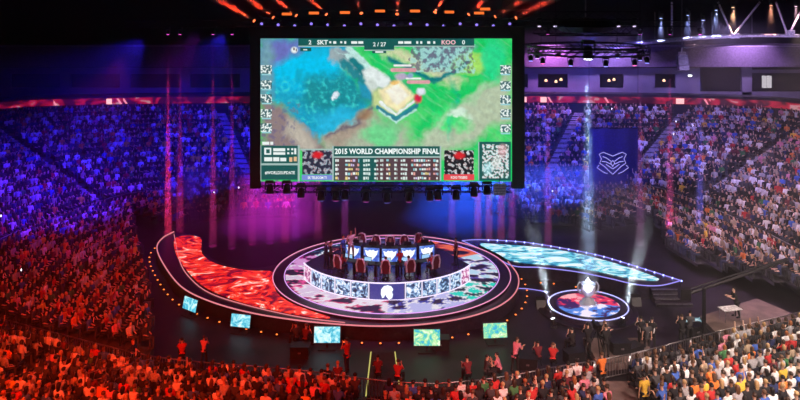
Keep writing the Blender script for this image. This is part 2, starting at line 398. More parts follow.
# right wing
upR = curve([P(462, 241, ZS), P(480, 240, ZS), P(520, 242, ZS), P(560, 248, ZS), P(600, 256, ZS), P(640, 268, ZS), P(681, 281, ZS)], 8)
loR = curve([P(681, 281, ZS), P(660, 286, ZS), P(636, 285, ZS), P(610, 279, ZS), P(575, 272, ZS), P(540, 268, ZS), P(512, 266, ZS), P(490, 254, ZS), P(462, 241, ZS)], 8)
rw = MB().prism(upR+loR[1:-1], 0, ZS).build('stage_wing', M_stage)
tag(rw, 'black curved stage wing on the right with icy white and teal artwork', 'stage')
ledR = [P(x, y, ZS) for x, y in ((480, 244.5), (500, 245), (530, 247), (572, 253), (617, 264.5), (659, 279.5), (632, 279), (591, 270.5), (554, 265.5), (515, 262), (498, 254))]
M_ice = led_mat('ice_led', [(.32, (.0, .05, .22)), (.42, (.02, .3, .5)), (.49, (.2, .75, .85)), (.55, (.8, .98, 1)), (.75, (1, 1, 1))], .55, 2.6, 1.05, offs=(1, 5, 0), stretch=(.7, 1.6, 1))
MB().prism(curve(ledR, 4, True), ZS+.01, ZS+.05).build('led_floor', M_ice, rw)['label'] = 'icy white and teal LED floor'
MB().tube([p+Vector((0, 0, .03)) for p in upR+loR[1:]], .04, 5).build('edge_light', M_blueglow, rw)['label'] = 'glowing blue edge strip'
# steps at the tip of the right wing
st = empty('steps', P(668, 300, 0), 0, 'dark steps leading up to the tip of the right stage wing', 'steps')
for k in range(4):
    MB().box(-1.0, 1.3, -k*.34-.34, -k*.34, 0, .72-.18*k).build('step', M_stage, st)
    MB().box(-1.0, 1.3, -k*.34-.35, -k*.34-.31, .73-.18*k-.02, .735-.18*k).build('nosing', M_steel, st)
st.location = Vector((18.0, -4.45, 0))
# main round stage
SC = Vector((.15, -2.0, 0)); R0 = 8.05
ms = empty('round_stage', SC, 0, 'large round central stage with colourful LED floor under the hanging screen', 'stage')
MB().lathe([(R0, 0), (R0, ZS+.12), (R0-.15, ZS+.14), (.1, ZS+.14)], 96).build('platform', M_stage, ms)
MB().tube(ring_pts(0, 0, R0-.02, ZS+.16, 96), .032, 5, True).build('edge_light', glow('rim_led', (1, .35, .6), 1.0), ms)['label'] = 'glowing pink rim strip'
MB().tube(ring_pts(0, 0, R0-.78, ZS+.16, 96), .03, 5, True).build('edge_light', glow('inner_led', (.8, .4, 1), 1.1), ms)
# LED floor artwork: ring cut in cells, colour by place with splashes
def led_ring():
    n, k = 320, 34; r0, r1 = 3.0, R0-.85; vs = []; cols = []
    from mathutils import noise
    for j in range(k+1):
        r = r0+(r1-r0)*j/k
        for i in range(n):
            a = 2*PI*i/n; x, y = r*math.cos(a), r*math.sin(a); vs.append((x, y, ZS+.16))
            v = noise.fractal(Vector((x*.75+3, y*1.1, 1.7)), .9, 2.1, 5)*1.25+.3*noise.noise(Vector((x*2.2, y*3.4, 4)))
            d = (math.degrees(a)+360) % 360
            white = (.95, .9, 1)
            if 180 <= d < 235: tone = (.9, .08, .35); base = (.8, .62, .85)
            elif 235 <= d < 268: tone = (.75, .05, .2); base = (.95, .8, .95)
            elif 268 <= d < 312: tone = (.05, .06, .45); base = (.55, .55, .95)
            elif 312 <= d < 345: tone = (0, .12, .12); base = (0, .75, .62)
            elif d >= 345 or d < 30: tone = (.15, .1, .5); base = (.55, .8, 1)
            elif 30 <= d < 75: tone = (.4, .02, .08); base = (.95, .16, .10)
            elif 75 <= d < 105: tone = (.02, .02, .1); base = (.10, .12, .3)
            elif d < 150: tone = (.02, .15, .3); base = (.55, .85, .95)
            else: tone = (.5, .02, .3); base = (.75, .35, .75)
            if v > .22: c = base
            elif v > -.04: c = white if d > 170 or d < 28 or 105 < d < 150 else base
            elif v > -.22: c = tone
            else: c = (.02, .01, .05)
            cols.append((*c, 1))
    fs = [(j*n+i, j*n+(i+1) % n, (j+1)*n+(i+1) % n, (j+1)*n+i) for j in range(k) for i in range(n)]
    me = bpy.data.meshes.new('led_floor'); me.from_pydata(vs, [], [f[::-1] for f in fs]); me.update()
    at = me.color_attributes.new('Col', 'FLOAT_COLOR', 'POINT'); at.data.foreach_set('color', np.array(cols, dtype=np.float32).ravel())
    me.materials.append(attr_mat('stage_led', True, .85)); o = bpy.data.objects.new('led_floor', me); COL.objects.link(o); o.parent = ms
    o['label'] = 'white, pink and teal LED floor artwork'
led_ring()
# orange marker lamps round the outer edge
lampmesh = MB().lathe([(.13, 0), (.13, .05), (.09, .07)], 10).mesh('marker_lamp'); lampmesh.materials.append(M_black)
lensmesh = MB().lathe([(.06, .07), (.06, .10), (.03, .12)], 10).mesh('lens', True); lensmesh.materials.append(M_orange)
oc = resample(outerL, 400); oo = off(oc, .55, 0)
acc = 0; last = None; count = 0
for i, p in enumerate(oo):
    if last is None or (p-last).length > 1.0:
        last = p; px, py, _ = proj(p.x, p.y, .1)
        where = 'along the left end of the lava wing' if px < 200 else 'in front of the lava wing' if px < 330 else 'in front of the round stage' if px < 470 else 'right of the round stage'
        o = bpy.data.objects.new('marker_lamp', lampmesh); COL.objects.link(o); o.location = p
        tag(o, 'small round orange marker lamp on the floor '+where, 'lamp', 'orange marker lamps '+where)
        l = bpy.data.objects.new('lens', lensmesh); COL.objects.link(l); l.parent = o
# small lamps along the top edge of the right wing
lens2 = MB().lathe([(.05, 0), (.06, .05), (.02, .09)], 8).mesh('edge_lamp', True); lens2.materials.append(M_bluelamp)
for i, p in enumerate(resample(upR, 26)[3:]):
    o = bpy.data.objects.new('edge_lamp', lens2); COL.objects.link(o); o.location = p+Vector((0, -.12, .01))
    tag(o, 'tiny violet lamp on the upper rim of the right stage wing', 'lamp', 'violet rim lamps of the right wing')
for i, (x, y) in enumerate(((512, 270), (540, 271), (553, 272), (575, 275), (620, 287), (655, 289), (600, 280))):
    o = bpy.data.objects.new('marker_lamp', lampmesh); COL.objects.link(o); o.location = P(x, y, 0)+Vector((0, -.3, 0))
    o.location.y = P(x, y, ZS).y-.25; o.location.x = P(x, y, ZS).x
    tag(o, 'small round orange marker lamp on the floor before the right wing', 'lamp', 'orange marker lamps before the right wing')
    l = bpy.data.objects.new('lens', lensmesh); COL.objects.link(l); l.parent = o
# glowing floor lines between the round stage and the podium
for pts, lb in (([(505, 276), (540, 274), (570, 277), (600, 283), (618, 287)], 'upper thin glowing violet floor line behind the trophy podium'),
                ([(512, 288), (530, 289), (548, 292)], 'thin glowing violet floor line joining round stage and podium')):
    o = MB().tube(curve([P(x, y, .03) for x, y in pts], 8), .03, 5).build('floor_light_strip', M_blueglow); tag(o, lb, 'light strip')
# ------------------------------------------------------------------ player deck with LED front
DC = Vector((-.1, -1.15, 0)); DR = 6.0; Z0 = ZS+.14; Z1 = 2.0
dk = empty('player_deck', DC, 0, 'raised half-round player deck with lit picture panels round its front', 'stage')
A0, A1 = math.radians(203), math.radians(334)
def dpt(a, r=DR, z=0): return Vector((r*math.cos(a), r*math.sin(a), z))
outl = [dpt(A0+(A1-A0)*i/60) for i in range(61)]+[Vector((4.5, -1.0, 0)), Vector((3.7, .5, 0)), Vector((2.2, 1.5, 0)), Vector((0, 1.9, 0)), Vector((-2.2, 1.5, 0)), Vector((-3.7, .6, 0)), Vector((-4.6, -.6, 0))]
MB().prism(outl, Z0, Z1).build('deck', mat('deck_top', (.04, .03, .10), .25), dk)
for zz, rr in ((Z1+.02, .045), (Z0+.06, .035)):
    MB().tube([dpt(A0+(A1-A0)*i/60, DR+.06, zz) for i in range(61)], rr, 5).build('edge_light', glow('deck_led', (.85, .75, 1), 1.3), dk)
def arc_panel(a0, a1, z0, z1, r, name, m, parent, n=6):
    mb = MB(); q = [dpt(a0+(a1-a0)*i/n, r) for i in range(n+1)]; q2 = [dpt(a0+(a1-a0)*i/n, r-.05) for i in range(n+1)]
    for i in range(n):
        a, b, c, d = q[i], q[i+1], q2[i+1], q2[i]
        mb.add([(a.x, a.y, z0), (b.x, b.y, z0), (b.x, b.y, z1), (a.x, a.y, z1), (d.x, d.y, z0), (c.x, c.y, z0), (c.x, c.y, z1), (d.x, d.y, z1)], [(0, 1, 2, 3), (3, 2, 6, 7), (0, 3, 7, 4), (1, 5, 6, 2), (5, 4, 7, 6), (0, 4, 5, 1)])
    return mb.build(name, m, parent)
M_port = led_mat('portrait_led', [(.40, (.015, .02, .06)), (.47, (.08, .18, .42)), (.54, (.5, .75, 1)), (.62, (1, .97, 1))], 2.6, 1.5, 1.05, detail=3)
M_portp = led_mat('portrait_led_pink', [(.38, (.12, .01, .1)), (.47, (.6, .1, .35)), (.55, (1, .7, .9)), (.62, (1, .95, 1))], 2.4, 1.5, 1.0, detail=3)
M_divider = glow('divider_white', (.85, .8, 1), 1)
aw = [math.radians(v) for v in (204, 215, 226, 237, 248, 259.2)]
ae = [math.radians(v) for v in (280.8, 291, 301, 311, 321.5, 332)]
for lst, pm in ((aw, M_port), (ae, M_port)):
    for i, (a, b) in enumerate(zip(lst, lst[1:])):
        m_ = M_portp if (lst is aw and i < 1) or (lst is ae and i == 4) else pm
        arc_panel(a+.012, b-.012, Z0+.13, Z1-.06, DR+.07, 'picture_panel', m_, dk)
for a_ in aw+ae: arc_panel(a_-.006, a_+.006, Z0+.08, Z1-.02, DR+.085, 'divider', M_divider, dk, 1)
arc_panel(math.radians(260), math.radians(280), Z0+.08, Z1-.04, DR+.1, 'centre_panel', glow('navy_led', (.03, .05, .28), 1), dk)['label'] = 'plain navy centre panel'
# white emblem on the centre panel (rounded helmet-like mark)
em = MB()
yy = -(DR+.16)
def disc_poly(mb, pts, y0, y1):
    n = len(pts); vs = [(x, y0, z) for x, z in pts]+[(x, y1, z) for x, z in pts]
    mb.add(vs, [tuple(range(n)), tuple(range(n, 2*n))[::-1]]+[(i, i+n, (i+1) % n+n, (i+1) % n) for i in range(n)])
disc_poly(em, [(-.30, 1.14), (-.38, 1.4), (-.36, 1.66), (-.2, 1.86), (.05, 1.92), (.27, 1.84), (.38, 1.66), (.30, 1.52), (.36, 1.36), (.32, 1.14), (.12, 1.04), (-.02, 1.2), (-.12, 1.36), (-.18, 1.18)], yy, yy+.04)
em.build('emblem', glow('emblem_white', (.85, .95, 1), 1.3), dk)['label'] = 'white rounded helmet emblem'
# ------------------------------------------------------------------ people
def skin_mesh(name, joints, edges, sub=1, root=0):
    me = bpy.data.meshes.new(name); names = list(joints); idx = {k: i for i, k in enumerate(names)}
    me.from_pydata([joints[k][0] for k in names], [(idx[a], idx[b]) for a, b in edges], []); me.update()
    o = bpy.data.objects.new(name, me); COL.objects.link(o)
    md = o.modifiers.new('skin', 'SKIN'); md.use_smooth_shade = True
    if not me.skin_vertices: me.skin_vertices.new()
    for k in names:
        r = joints[k][1]; r = r if isinstance(r, tuple) else (r, r)
        me.skin_vertices[0].data[idx[k]].radius = r; me.skin_vertices[0].data[idx[k]].use_root = (idx[k] == root)
    if sub: s = o.modifiers.new('sub', 'SUBSURF'); s.levels = sub; s.render_levels = sub
    dg = bpy.context.evaluated_depsgraph_get(); dg.update()
    out = bpy.data.meshes.new_from_object(o.evaluated_get(dg)); out.name = name; out.shade_smooth()
    bpy.data.objects.remove(o); out.materials.clear(); return out
def pose(seated=True, hands='lap', lean=0.0, turn=0.0):
    J = {}
    if seated:
        J['pelvis'] = ((0, 0, .53), .13); J['waist'] = ((0, -.03+lean*.3, .70), .12); J['chest'] = ((0, -.02+lean*.8, .90), .135); up_ = Vector((0, -.0+lean, 1.03)); zb = 0
        for s, n in ((-1, 'l'), (1, 'r')):
            J['hip'+n] = ((s*.10, .03, .52), .095); J['knee'+n] = ((s*.13, .44, .53), .065); J['ank'+n] = ((s*.13, .42, .11), .042); J['toe'+n] = ((s*.15, .56, .045), .038)
    else:
        zb = .44
        J['pelvis'] = ((0, 0, .95), .125); J['waist'] = ((0, lean*.3, 1.10), .115); J['chest'] = ((0, lean*.8, 1.32), .135); up_ = Vector((0, lean, 1.46))
        for s, n in ((-1, 'l'), (1, 'r')):
            J['hip'+n] = ((s*.10, 0, .88), .09); J['knee'+n] = ((s*.13, .03+s*.04, .49), .062); J['ank'+n] = ((s*.15, -.02+s*.07, .09), .042); J['toe'+n] = ((s*.17, .14+s*.07, .04), .038)
    J['neck'] = (tuple(up_+Vector((0, 0, .06))), .052)
    J['jaw'] = (tuple(up_+Vector((0, .03, .15))), (.07, .075)); J['head'] = (tuple(up_+Vector((0, .02, .24))), (.083, .095)); J['crown'] = (tuple(up_+Vector((0, .005, .31))), .062)
    J['nose'] = (tuple(up_+Vector((0, .135, .185))), .014)
    for s, n in ((-1, 'l'), (1, 'r')):
        sh = up_+Vector((s*.185, 0, -.04)); J['sh'+n] = (tuple(sh), .066)
        if hands == 'up' or (hands == 'oneup' and s > 0) or (hands == 'wave' and s < 0):
            el = sh+Vector((s*.12, .12, .16)); wr = el+Vector((-s*.02, .06, .24)); dr = Vector((0, .02, 1))
        elif hands == 'front':
            el = sh+Vector((s*.05, .10, -.25)); wr = sh+Vector((-s*.05, .34, -.14)); dr = Vector((0, 1, .1))
        elif hands == 'face':
            el = sh+Vector((s*.06, .20, -.18)); wr = sh+Vector((-s*.10, .22, .06)); dr = Vector((0, .1, 1))
        elif hands == 'down':
            el = sh+Vector((s*.06, -.02, -.29)); wr = el+Vector((s*.01, .05, -.25)); dr = Vector((0, .1, -1))
        else:
            el = sh+Vector((s*.06, .06, -.28)); wr = el+Vector((-s*.10, .23, -.09)); dr = Vector((-s*.3, 1, -.2))
        J['el'+n] = (tuple(el), .044); J['wr'+n] = (tuple(wr), .028)
        d = dr.normalized(); sd = d.cross(Vector((0, 0, 1)) if abs(d.z) < .8 else Vector((0, 1, 0))).normalized()
        J['palm'+n] = (tuple(wr+d*.07), (.036, .02))
        for f in range(4):
            b = wr+d*.115+sd*(.027-.018*f); L_ = (.065, .075, .07, .055)[f]
            J['f%da%s' % (f, n)] = (tuple(b), .0095); J['f%db%s' % (f, n)] = (tuple(b+d*L_*.9+Vector((0, 0, -.02))), .008)
        t0 = wr+d*.03+sd*.035; J['ta'+n] = (tuple(t0+sd*.02), .011); J['tb'+n] = (tuple(t0+sd*.04+d*.04), .009)
    return J
BODY_E = [('pelvis', 'waist'), ('waist', 'chest'), ('chest', 'neck'), ('neck', 'jaw'), ('jaw', 'head'), ('head', 'crown'), ('jaw', 'nose')]
for n in 'lr':
    BODY_E += [('pelvis', 'hip'+n), ('hip'+n, 'knee'+n), ('knee'+n, 'ank'+n), ('ank'+n, 'toe'+n), ('chest', 'sh'+n), ('sh'+n, 'el'+n), ('el'+n, 'wr'+n), ('wr'+n, 'palm'+n), ('palm'+n, 'ta'+n), ('ta'+n, 'tb'+n)]
    for f in range(4): BODY_E += [('palm'+n, 'f%da%s' % (f, n)), ('f%da%s' % (f, n), 'f%db%s' % (f, n))]
def fat(J, keys, d):
    out = {}
    for k in keys:
        r = J[k][1]; r = r if isinstance(r, tuple) else (r, r); out[k] = (J[k][0], (r[0]+d, r[1]+d))
    return out
def hair_mesh(J, long=False):
    h = Vector(J['head'][0]); mb = MB(); n = 14; prof = []
    rows = 7; vs = []; fs = []
    for j in range(rows+1):
        t = j/rows
        for i in range(n):
            a = 2*PI*i/n; back = -math.sin(a)  # 1 at the back, -1 at the face
            ph = t*(1.9 if back > .2 else 1.75 if back > -.4 else 1.05)
            if long and back > .0: ph = t*2.2
            rx, ry, rz = .097, .118, .105
            x = rx*math.sin(ph)*math.cos(a); y = ry*math.sin(ph)*math.sin(a)-.008; z = rz*math.cos(ph)+.015
            if long and back > 0 and t > .6: z -= (t-.6)*.5; x *= 1.1; y = min(y, -.075)
            vs.append(tuple(h+Vector((x, y, z))))
    for j in range(rows):
        for i in range(n): fs.append((j*n+i, j*n+(i+1) % n, (j+1)*n+(i+1) % n, (j+1)*n+i)[::-1])
    vs.append(tuple(h+Vector((0, -.008, .121)))); fs += [(len(vs)-1, (i+1) % n, i)[::-1] for i in range(n)]
    mb.add(vs, fs); me = mb.mesh('hair', True); return me
def person_set(**kw):
    J = pose(**kw); JB = dict(J)
    for k, r_ in (('pelvis', .085), ('waist', .075), ('chest', .085), ('shl', .045), ('shr', .045), ('hipl', .065), ('hipr', .065), ('kneel', .048), ('kneer', .048)): JB[k] = (J[k][0], r_)
    D = {'body': skin_mesh('person', JB, BODY_E, 1)}
    sk = ['pelvis', 'waist', 'chest', 'shl', 'shr', 'ell', 'elr']
    Q = fat(J, sk, .02)
    Q['hem'] = (tuple(Vector(J['pelvis'][0])+Vector((0, 0, -.06 if not kw.get('seated', True) else .02))), .155)
    for n in 'lr':
        e = Vector(J['sh'+n][0]).lerp(Vector(J['el'+n][0]), .8); Q['el'+n] = (tuple(e), .058)
    Q['neckb'] = (tuple(Vector(J['neck'][0])-Vector((0, 0, .035))), .066)
    D['shirt'] = skin_mesh('shirt', Q, [('hem', 'pelvis'), ('pelvis', 'waist'), ('waist', 'chest'), ('chest', 'neckb'), ('chest', 'shl'), ('chest', 'shr'), ('shl', 'ell'), ('shr', 'elr')], 1)
    T = fat(J, ['pelvis', 'hipl', 'hipr', 'kneel', 'kneer', 'ankl', 'ankr'], .014)
    D['trousers'] = skin_mesh('trousers', T, [('pelvis', 'hipl'), ('pelvis', 'hipr'), ('hipl', 'kneel'), ('kneel', 'ankl'), ('hipr', 'kneer'), ('kneer', 'ankr')], 1)
    mb = MB()
    for n in 'lr':
        a = Vector(J['ank'+n][0]); t = Vector(J['toe'+n][0]); mb.tube([a+Vector((0, -.05, -.03)), a+Vector((0, .02, -.02)), t, t+Vector((0, .05, -.005))], [.045, .055, .048, .02], 8)
    D['shoes'] = mb.mesh('shoes', True)
    D['hair'] = hair_mesh(J); D['hair_long'] = hair_mesh(J, True)
    ey = MB()
    h = Vector(J['jaw'][0])
    for s in (-1, 1): ey.lathe([(.002, -.01), (.011, -.006), (.011, .006), (.002, .01)], 6, tuple(h+Vector((s*.032, .077, .055))))
    D['eyes'] = ey.mesh('eyes', True)
    return D
POSES = {'hands resting on the lap': person_set(hands='lap'), 'both arms raised': person_set(hands='up'), 'one arm raised': person_set(hands='oneup'),
         'leaning forward': person_set(hands='front', lean=.10), 'hands near the face': person_set(hands='face')}
STAND = {'down': person_set(seated=False, hands='down'), 'front': person_set(seated=False, hands='front'), 'face': person_set(seated=False, hands='face'), 'wave': person_set(seated=False, hands='wave'), 'lean': person_set(seated=False, hands='front', lean=.18)}
CLOTH = [('black', (.012, .012, .015), 26), ('dark grey', (.05, .05, .055), 14), ('white', (.75, .75, .75), 16), ('light grey', (.38, .38, .4), 8), ('navy', (.02, .03, .10), 8), ('red', (.5, .03, .03), 7), ('blue', (.05, .13, .5), 5),
         ('maroon', (.14, .02, .03), 4), ('orange', (.8, .22, .04), 2), ('green', (.05, .2, .07), 3), ('beige', (.42, .33, .22), 4), ('yellow', (.75, .5, .06), 2), ('pink', (.7, .25, .35), 2)]
HAIR = [('black', (.012, .01, .01), 30), ('dark brown', (.045, .025, .015), 32), ('brown', (.12, .06, .03), 18), ('blond', (.45, .3, .14), 14), ('ginger', (.35, .12, .04), 4)]
SKIN = [(.62, .38, .27), (.5, .29, .19), (.3, .16, .1), (.68, .45, .34)]
M_cl = {n: mat('cloth_'+n.replace(' ', '_'), c, .85, var=.15, scale=20) for n, c, _ in CLOTH}
M_hr = {n: mat('hair_'+n.replace(' ', '_'), c, .5, var=.3, scale=40) for n, c, _ in HAIR}
M_sk = [mat('skin_%d' % i, c, .55, var=.05) for i, c in enumerate(SKIN)]
M_denim = mat('denim', (.05, .07, .14), .9, scale=30); M_eye = mat('eye', (.02, .015, .015), .2)
def pick(L): return random.choices(L, [q[2] for q in L])[0]
def slot(o, m):
    if not o.data.materials: o.data.materials.append(m)
    o.material_slots[0].link = 'OBJECT'; o.material_slots[0].material = m
def make_person(D, loc, rz, cloth, hair, sk=0, long=False, legs=None, label='', group=None, shoes=True, eyes=False, scale=1.0):
    b = bpy.data.objects.new('person', D['body']); COL.objects.link(b); b.location = loc; b.rotation_euler = (0, 0, rz); b.scale = (scale,)*3
    slot(b, M_sk[sk]); tag(b, label, 'person', group)
    parts = [('shirt', D['shirt'], M_cl[cloth]), ('trousers', D['trousers'], legs or M_denim), ('hair', D['hair_long' if long else 'hair'], M_hr[hair])]
    if shoes: parts.append(('shoes', D['shoes'], M_cl['black']))
    if eyes: parts.append(('eyes', D['eyes'], M_eye))
    for n, me, m in parts:
        o = bpy.data.objects.new(n, me); COL.objects.link(o); o.parent = b; slot(o, m)
    return b
# low-detail figures for the mass of the audience
def low_person(arms):
    V = []; Fc = []; C = []   # C: 0 skin 1 shirt 2 legs 3 hair
    def prism(pts, n, part):
        b = len(V)
        for i, (p, rx, ry, ax) in enumerate(pts):
            for j in range(n):
                q = 2*PI*(j+.5)/n
                if ax == 'z': V.append((p[0]+rx*math.cos(q), p[1]+ry*math.sin(q), p[2]))
                else: V.append((p[0]+rx*math.cos(q), p[1], p[2]+ry*math.sin(q)))
        for i in range(len(pts)-1):
            for j in range(n): Fc.append((b+i*n+j, b+i*n+(j+1) % n, b+(i+1)*n+(j+1) % n, b+(i+1)*n+j)); C.append(part)
        Fc.append(tuple(b+(len(pts)-1)*n+j for j in range(n))); C.append(part)
    prism([((0, 0, .44), .18, .13, 'z'), ((0, -.02, .68), .15, .11, 'z'), ((0, -.01, .92), .20, .12, 'z'), ((0, 0, 1.03), .19, .09, 'z'), ((0, 0, 1.08), .06, .06, 'z')], 6, 1)
    prism([((0, .01, 1.05), .05, .05, 'z'), ((0, .02, 1.12), .075, .085, 'z'), ((0, .02, 1.24), .085, .10, 'z'), ((0, .02, 1.31), .05, .06, 'z')], 6, 0)
    prism([((0, -.035, 1.14), .085, .075, 'z'), ((0, -.015, 1.23), .10, .105, 'z'), ((0, -.005, 1.31), .08, .09, 'z'), ((0, 0, 1.35), .03, .03, 'z')], 6, 3)
    for s in (-1, 1):
        prism([((s*.10, .0, .50), .09, .08, 'y'), ((s*.13, .48, .52), .07, .065, 'y')], 4, 2)
        prism([((s*.13, .44, .0), .05, .06, 'z'), ((s*.13, .44, .5), .06, .06, 'z')], 4, 2)
        if arms == 'up' or (arms == 'one' and s > 0):
            prism([((s*.20, 0, .98), .06, .06, 'z'), ((s*.28, .12, 1.16), .05, .05, 'z')], 4, 1)
            prism([((s*.28, .12, 1.14), .04, .04, 'z'), ((s*.26, .18, 1.42), .035, .035, 'z'), ((s*.26, .18, 1.52), .04, .03, 'z')], 4, 0)
        elif arms == 'face':
            prism([((s*.21, .22, .80), .05, .05, 'z'), ((s*.20, 0, 1.0), .06, .06, 'z')], 4, 1)
            prism([((s*.20, .24, .80), .035, .035, 'z'), ((s*.09, .2, 1.06), .03, .03, 'z')], 4, 0)
        else:
            prism([((s*.26, .04, .72), .05, .05, 'z'), ((s*.21, 0, 1.02), .07, .07, 'z')], 4, 1)
            prism([((s*.25, .04, .72), .045, .045, 'y'), ((s*.13, .32, .66), .035, .03, 'y')], 4, 0)
    return np.array(V), Fc, C
LOW = [low_person(a) for a in ['lap']*20+['face']*2+['one', 'up']]
# ------------------------------------------------------------------ fill the tribunes
vis = []
for i, s in enumerate(SEATS):
    px, py, D = proj(s[0], s[1], s[2]+1.1)
    if -12 < px < 812 and -10 < py < 412: vis.append((D if (0 < px < 800 and py < 402 and not (px < 256 and py < 100)) else 999, i))
vis.sort(); near_idx = [i for d, i in vis if d < 900][:300]; rest = [i for d, i in vis if i not in set(near_idx)]
ordn = ['front', 'second', 'third', 'fourth', 'fifth', 'sixth', 'seventh', 'eighth', 'ninth', 'tenth', 'eleventh', 'twelfth', 'thirteenth', 'fourteenth', 'fifteenth', 'sixteenth', 'seventeenth', 'eighteenth', 'nineteenth']
seat_pan = MB().box(-.22, .22, -.16, .26, .38, .43).box(-.03, .03, -.14, .1, 0, .38).mesh('seat')
seat_back = MB().box(-.21, .21, -.22, -.17, .45, .80).box(-.2, -.17, -.2, -.17, .36, .5).box(.17, .2, -.2, -.17, .36, .5).mesh('backrest')
for m_ in (seat_pan, seat_back): m_.materials.append(M_seat)
pk = list(POSES)
def zone(px):
    if px < 90: return 'at the far left corner'
    if px < 190: return 'below the lava wing tip'
    if px < 300: return 'below the second floor monitor'
    if px < 400: return 'by the striped ramp'
    if px < 480: return 'below the fourth floor monitor'
    if px < 600: return 'below the trophy podium'
    if px < 700: return 'right of the gangway'
    return 'beside the brown riser'
SHORT = {'hands resting on the lap': '', 'both arms raised': ' both arms raised,', 'one arm raised': ' one arm raised,', 'leaning forward': ' leaning forward,', 'hands near the face': ' hands near face,'}
for i in near_idx:
    x, y, z, rz, sec, row = SEATS[i]; px = proj(x, y, z)[0]
    cn = pick(CLOTH)[0]; hn = pick(HAIR)[0]; ps = random.choices(pk, [80, 1, 1, 14, 4])[0]; lg = random.random() < .25
    make_person(POSES[ps], (x, y, z), rz+random.uniform(-.25, .25), cn, hn, random.choices((0, 1, 2, 3), (5, 3, 1, 3))[0], lg,
                random.choice([M_denim, M_cl['black'], M_cl['dark grey']]),
                'spectator in %s, %s%s hair,%s %s row %s' % (cn, 'long ' if lg else '', hn, SHORT[ps], ordn[row], zone(px)),
                'seated spectators %s' % zone(px), shoes=False, scale=random.uniform(.98, 1.1))
    t = empty('arena_seat', (x, y, z), rz, 'seat under the %s-haired spectator in %s, %s row %s' % (hn, cn, ordn[row], zone(px)), 'seat', 'dark arena seats %s' % zone(px))
    for nm, me in (('seat', seat_pan), ('backrest', seat_back)):
        o = bpy.data.objects.new(nm, me); COL.objects.link(o); o.parent = t
def crowd_mesh(idx):
    VV = []; counts = []; loops = []; cols = []; base = 0
    for i in idx:
        x, y, z, rz, sec, row = SEATS[i]; V, Fc, C = random.choice(LOW); rz += random.uniform(-.3, .3); k = random.uniform(.93, 1.06)
        c, s = math.cos(rz)*k, math.sin(rz)*k
        W = np.empty_like(V); W[:, 0] = V[:, 0]*c-V[:, 1]*s+x; W[:, 1] = V[:, 0]*s+V[:, 1]*c+y; W[:, 2] = V[:, 2]*k+z; VV.append(W)
        pal = [random.choice(SKIN), pick(CLOTH)[1], random.choice([(.03, .04, .08), (.012, .012, .015), (.06, .06, .07)]), pick(HAIR)[1]]
        for f, p in zip(Fc, C):
            counts.append(len(f)); loops.extend(q+base for q in f); cols.append(pal[p])
        base += len(V)
    VV = np.concatenate(VV).astype(np.float32); me = bpy.data.meshes.new('crowd')
    me.vertices.add(len(VV)); me.vertices.foreach_set('co', VV.ravel())
    me.loops.add(len(loops)); me.loops.foreach_set('vertex_index', np.array(loops, dtype=np.int32))
    counts = np.array(counts, dtype=np.int32); me.polygons.add(len(counts)); me.polygons.foreach_set('loop_start', np.concatenate([[0], np.cumsum(counts)[:-1]]).astype(np.int32))
    me.update(calc_edges=True)
    at = me.attributes.new('Col', 'FLOAT_COLOR', 'FACE'); a = np.ones((len(cols), 4), dtype=np.float32); a[:, :3] = np.array(cols); at.data.foreach_set('color', a.ravel())
    return me
cm = crowd_mesh(rest); cm.materials.append(attr_mat('crowd_cloth')); o = bpy.data.objects.new('crowd', cm); COL.objects.link(o)
tag(o, 'dense seated audience filling the lower and upper tribunes all around the stage', 'crowd', kind='stuff')
print('SEATS', len(SEATS), 'rest', len(rest))
mb = MB()
for i in rest:
    x, y, z, rz, _, _ = SEATS[i]; M_ = Matrix.Translation((x, y, z)) @ Matrix.Rotation(rz, 4, 'Z')
    mb.box(-.22, .22, -.24, -.19, .3, .80, M_); mb.box(-.22, .22, -.19, .2, .36, .41, M_)
o = mb.build('audience_seating', M_seat); tag(o, 'dark plastic seats mostly hidden beneath the audience in the tribunes', 'seating', kind='stuff')
# phones held up in the stands
ph_m = MB().box(-.04, .04, -.006, .006, 0, .15).mesh('phone'); ph_m.materials.append(M_black)
ph_s = MB().box(-.035, .035, .0065, .009, .008, .142).mesh('phone_screen'); ph_s.materials.append(glow('phone_glow', (.8, .9, 1), 5))
for i in random.sample([k for k in rest if SEATS[k][4] != 'near'], 30):
    x, y, z, rz, sec, _ = SEATS[i]
    o = bpy.data.objects.new('phone', ph_m); COL.objects.link(o); o.location = (x-math.sin(rz)*.4, y+math.cos(rz)*.4, z+1.2); o.rotation_euler = (0, 0, rz+random.choice((0, PI)))
    tag(o, 'lit phone held up by a spectator in the %s tribune' % {'upper': 'upper', 'left': 'lower left', 'right': 'lower right', 'near': 'near'}[sec], 'phone', 'lit phones among the %s tribune' % sec)
    q = bpy.data.objects.new('screen', ph_s); COL.objects.link(q); q.parent = o
# ------------------------------------------------------------------ aisle stairs of the upper tribune
for u, lb in zip(AIS, ('leftmost', 'second from the left', 'middle', 'right of the crest banner', 'far right')):
    j = min(NS-2, int(round(u*(NS-1)))); mb = MB()
    for k in range(17):
        a, b = UL[k][j], UL[k+1][j]; t = (UL[k][j+1]-UL[k][j]).xy.normalized(); t = Vector((t.x, t.y, 0))*.5
        for h in (0, .5):
            p = a.lerp(b, h); q = a.lerp(b, h+.5); z1 = a.z+(b.z-a.z)*h+.04; z0 = a.z-.2
            c = [p-t, p+t, q+t, q-t]
            mb.add([(v.x, v.y, z0) for v in c]+[(v.x, v.y, z1) for v in c], [(4, 5, 6, 7), (0, 1, 5, 4), (1, 2, 6, 5), (2, 3, 7, 6), (3, 0, 4, 7)])
    o = mb.build('aisle_stairs', mat('aisle', (.32, .32, .36), .7)); tag(o, 'pale aisle stairs running down the upper tribune, %s' % lb, 'stairs', 'aisle stairs of the upper tribune')
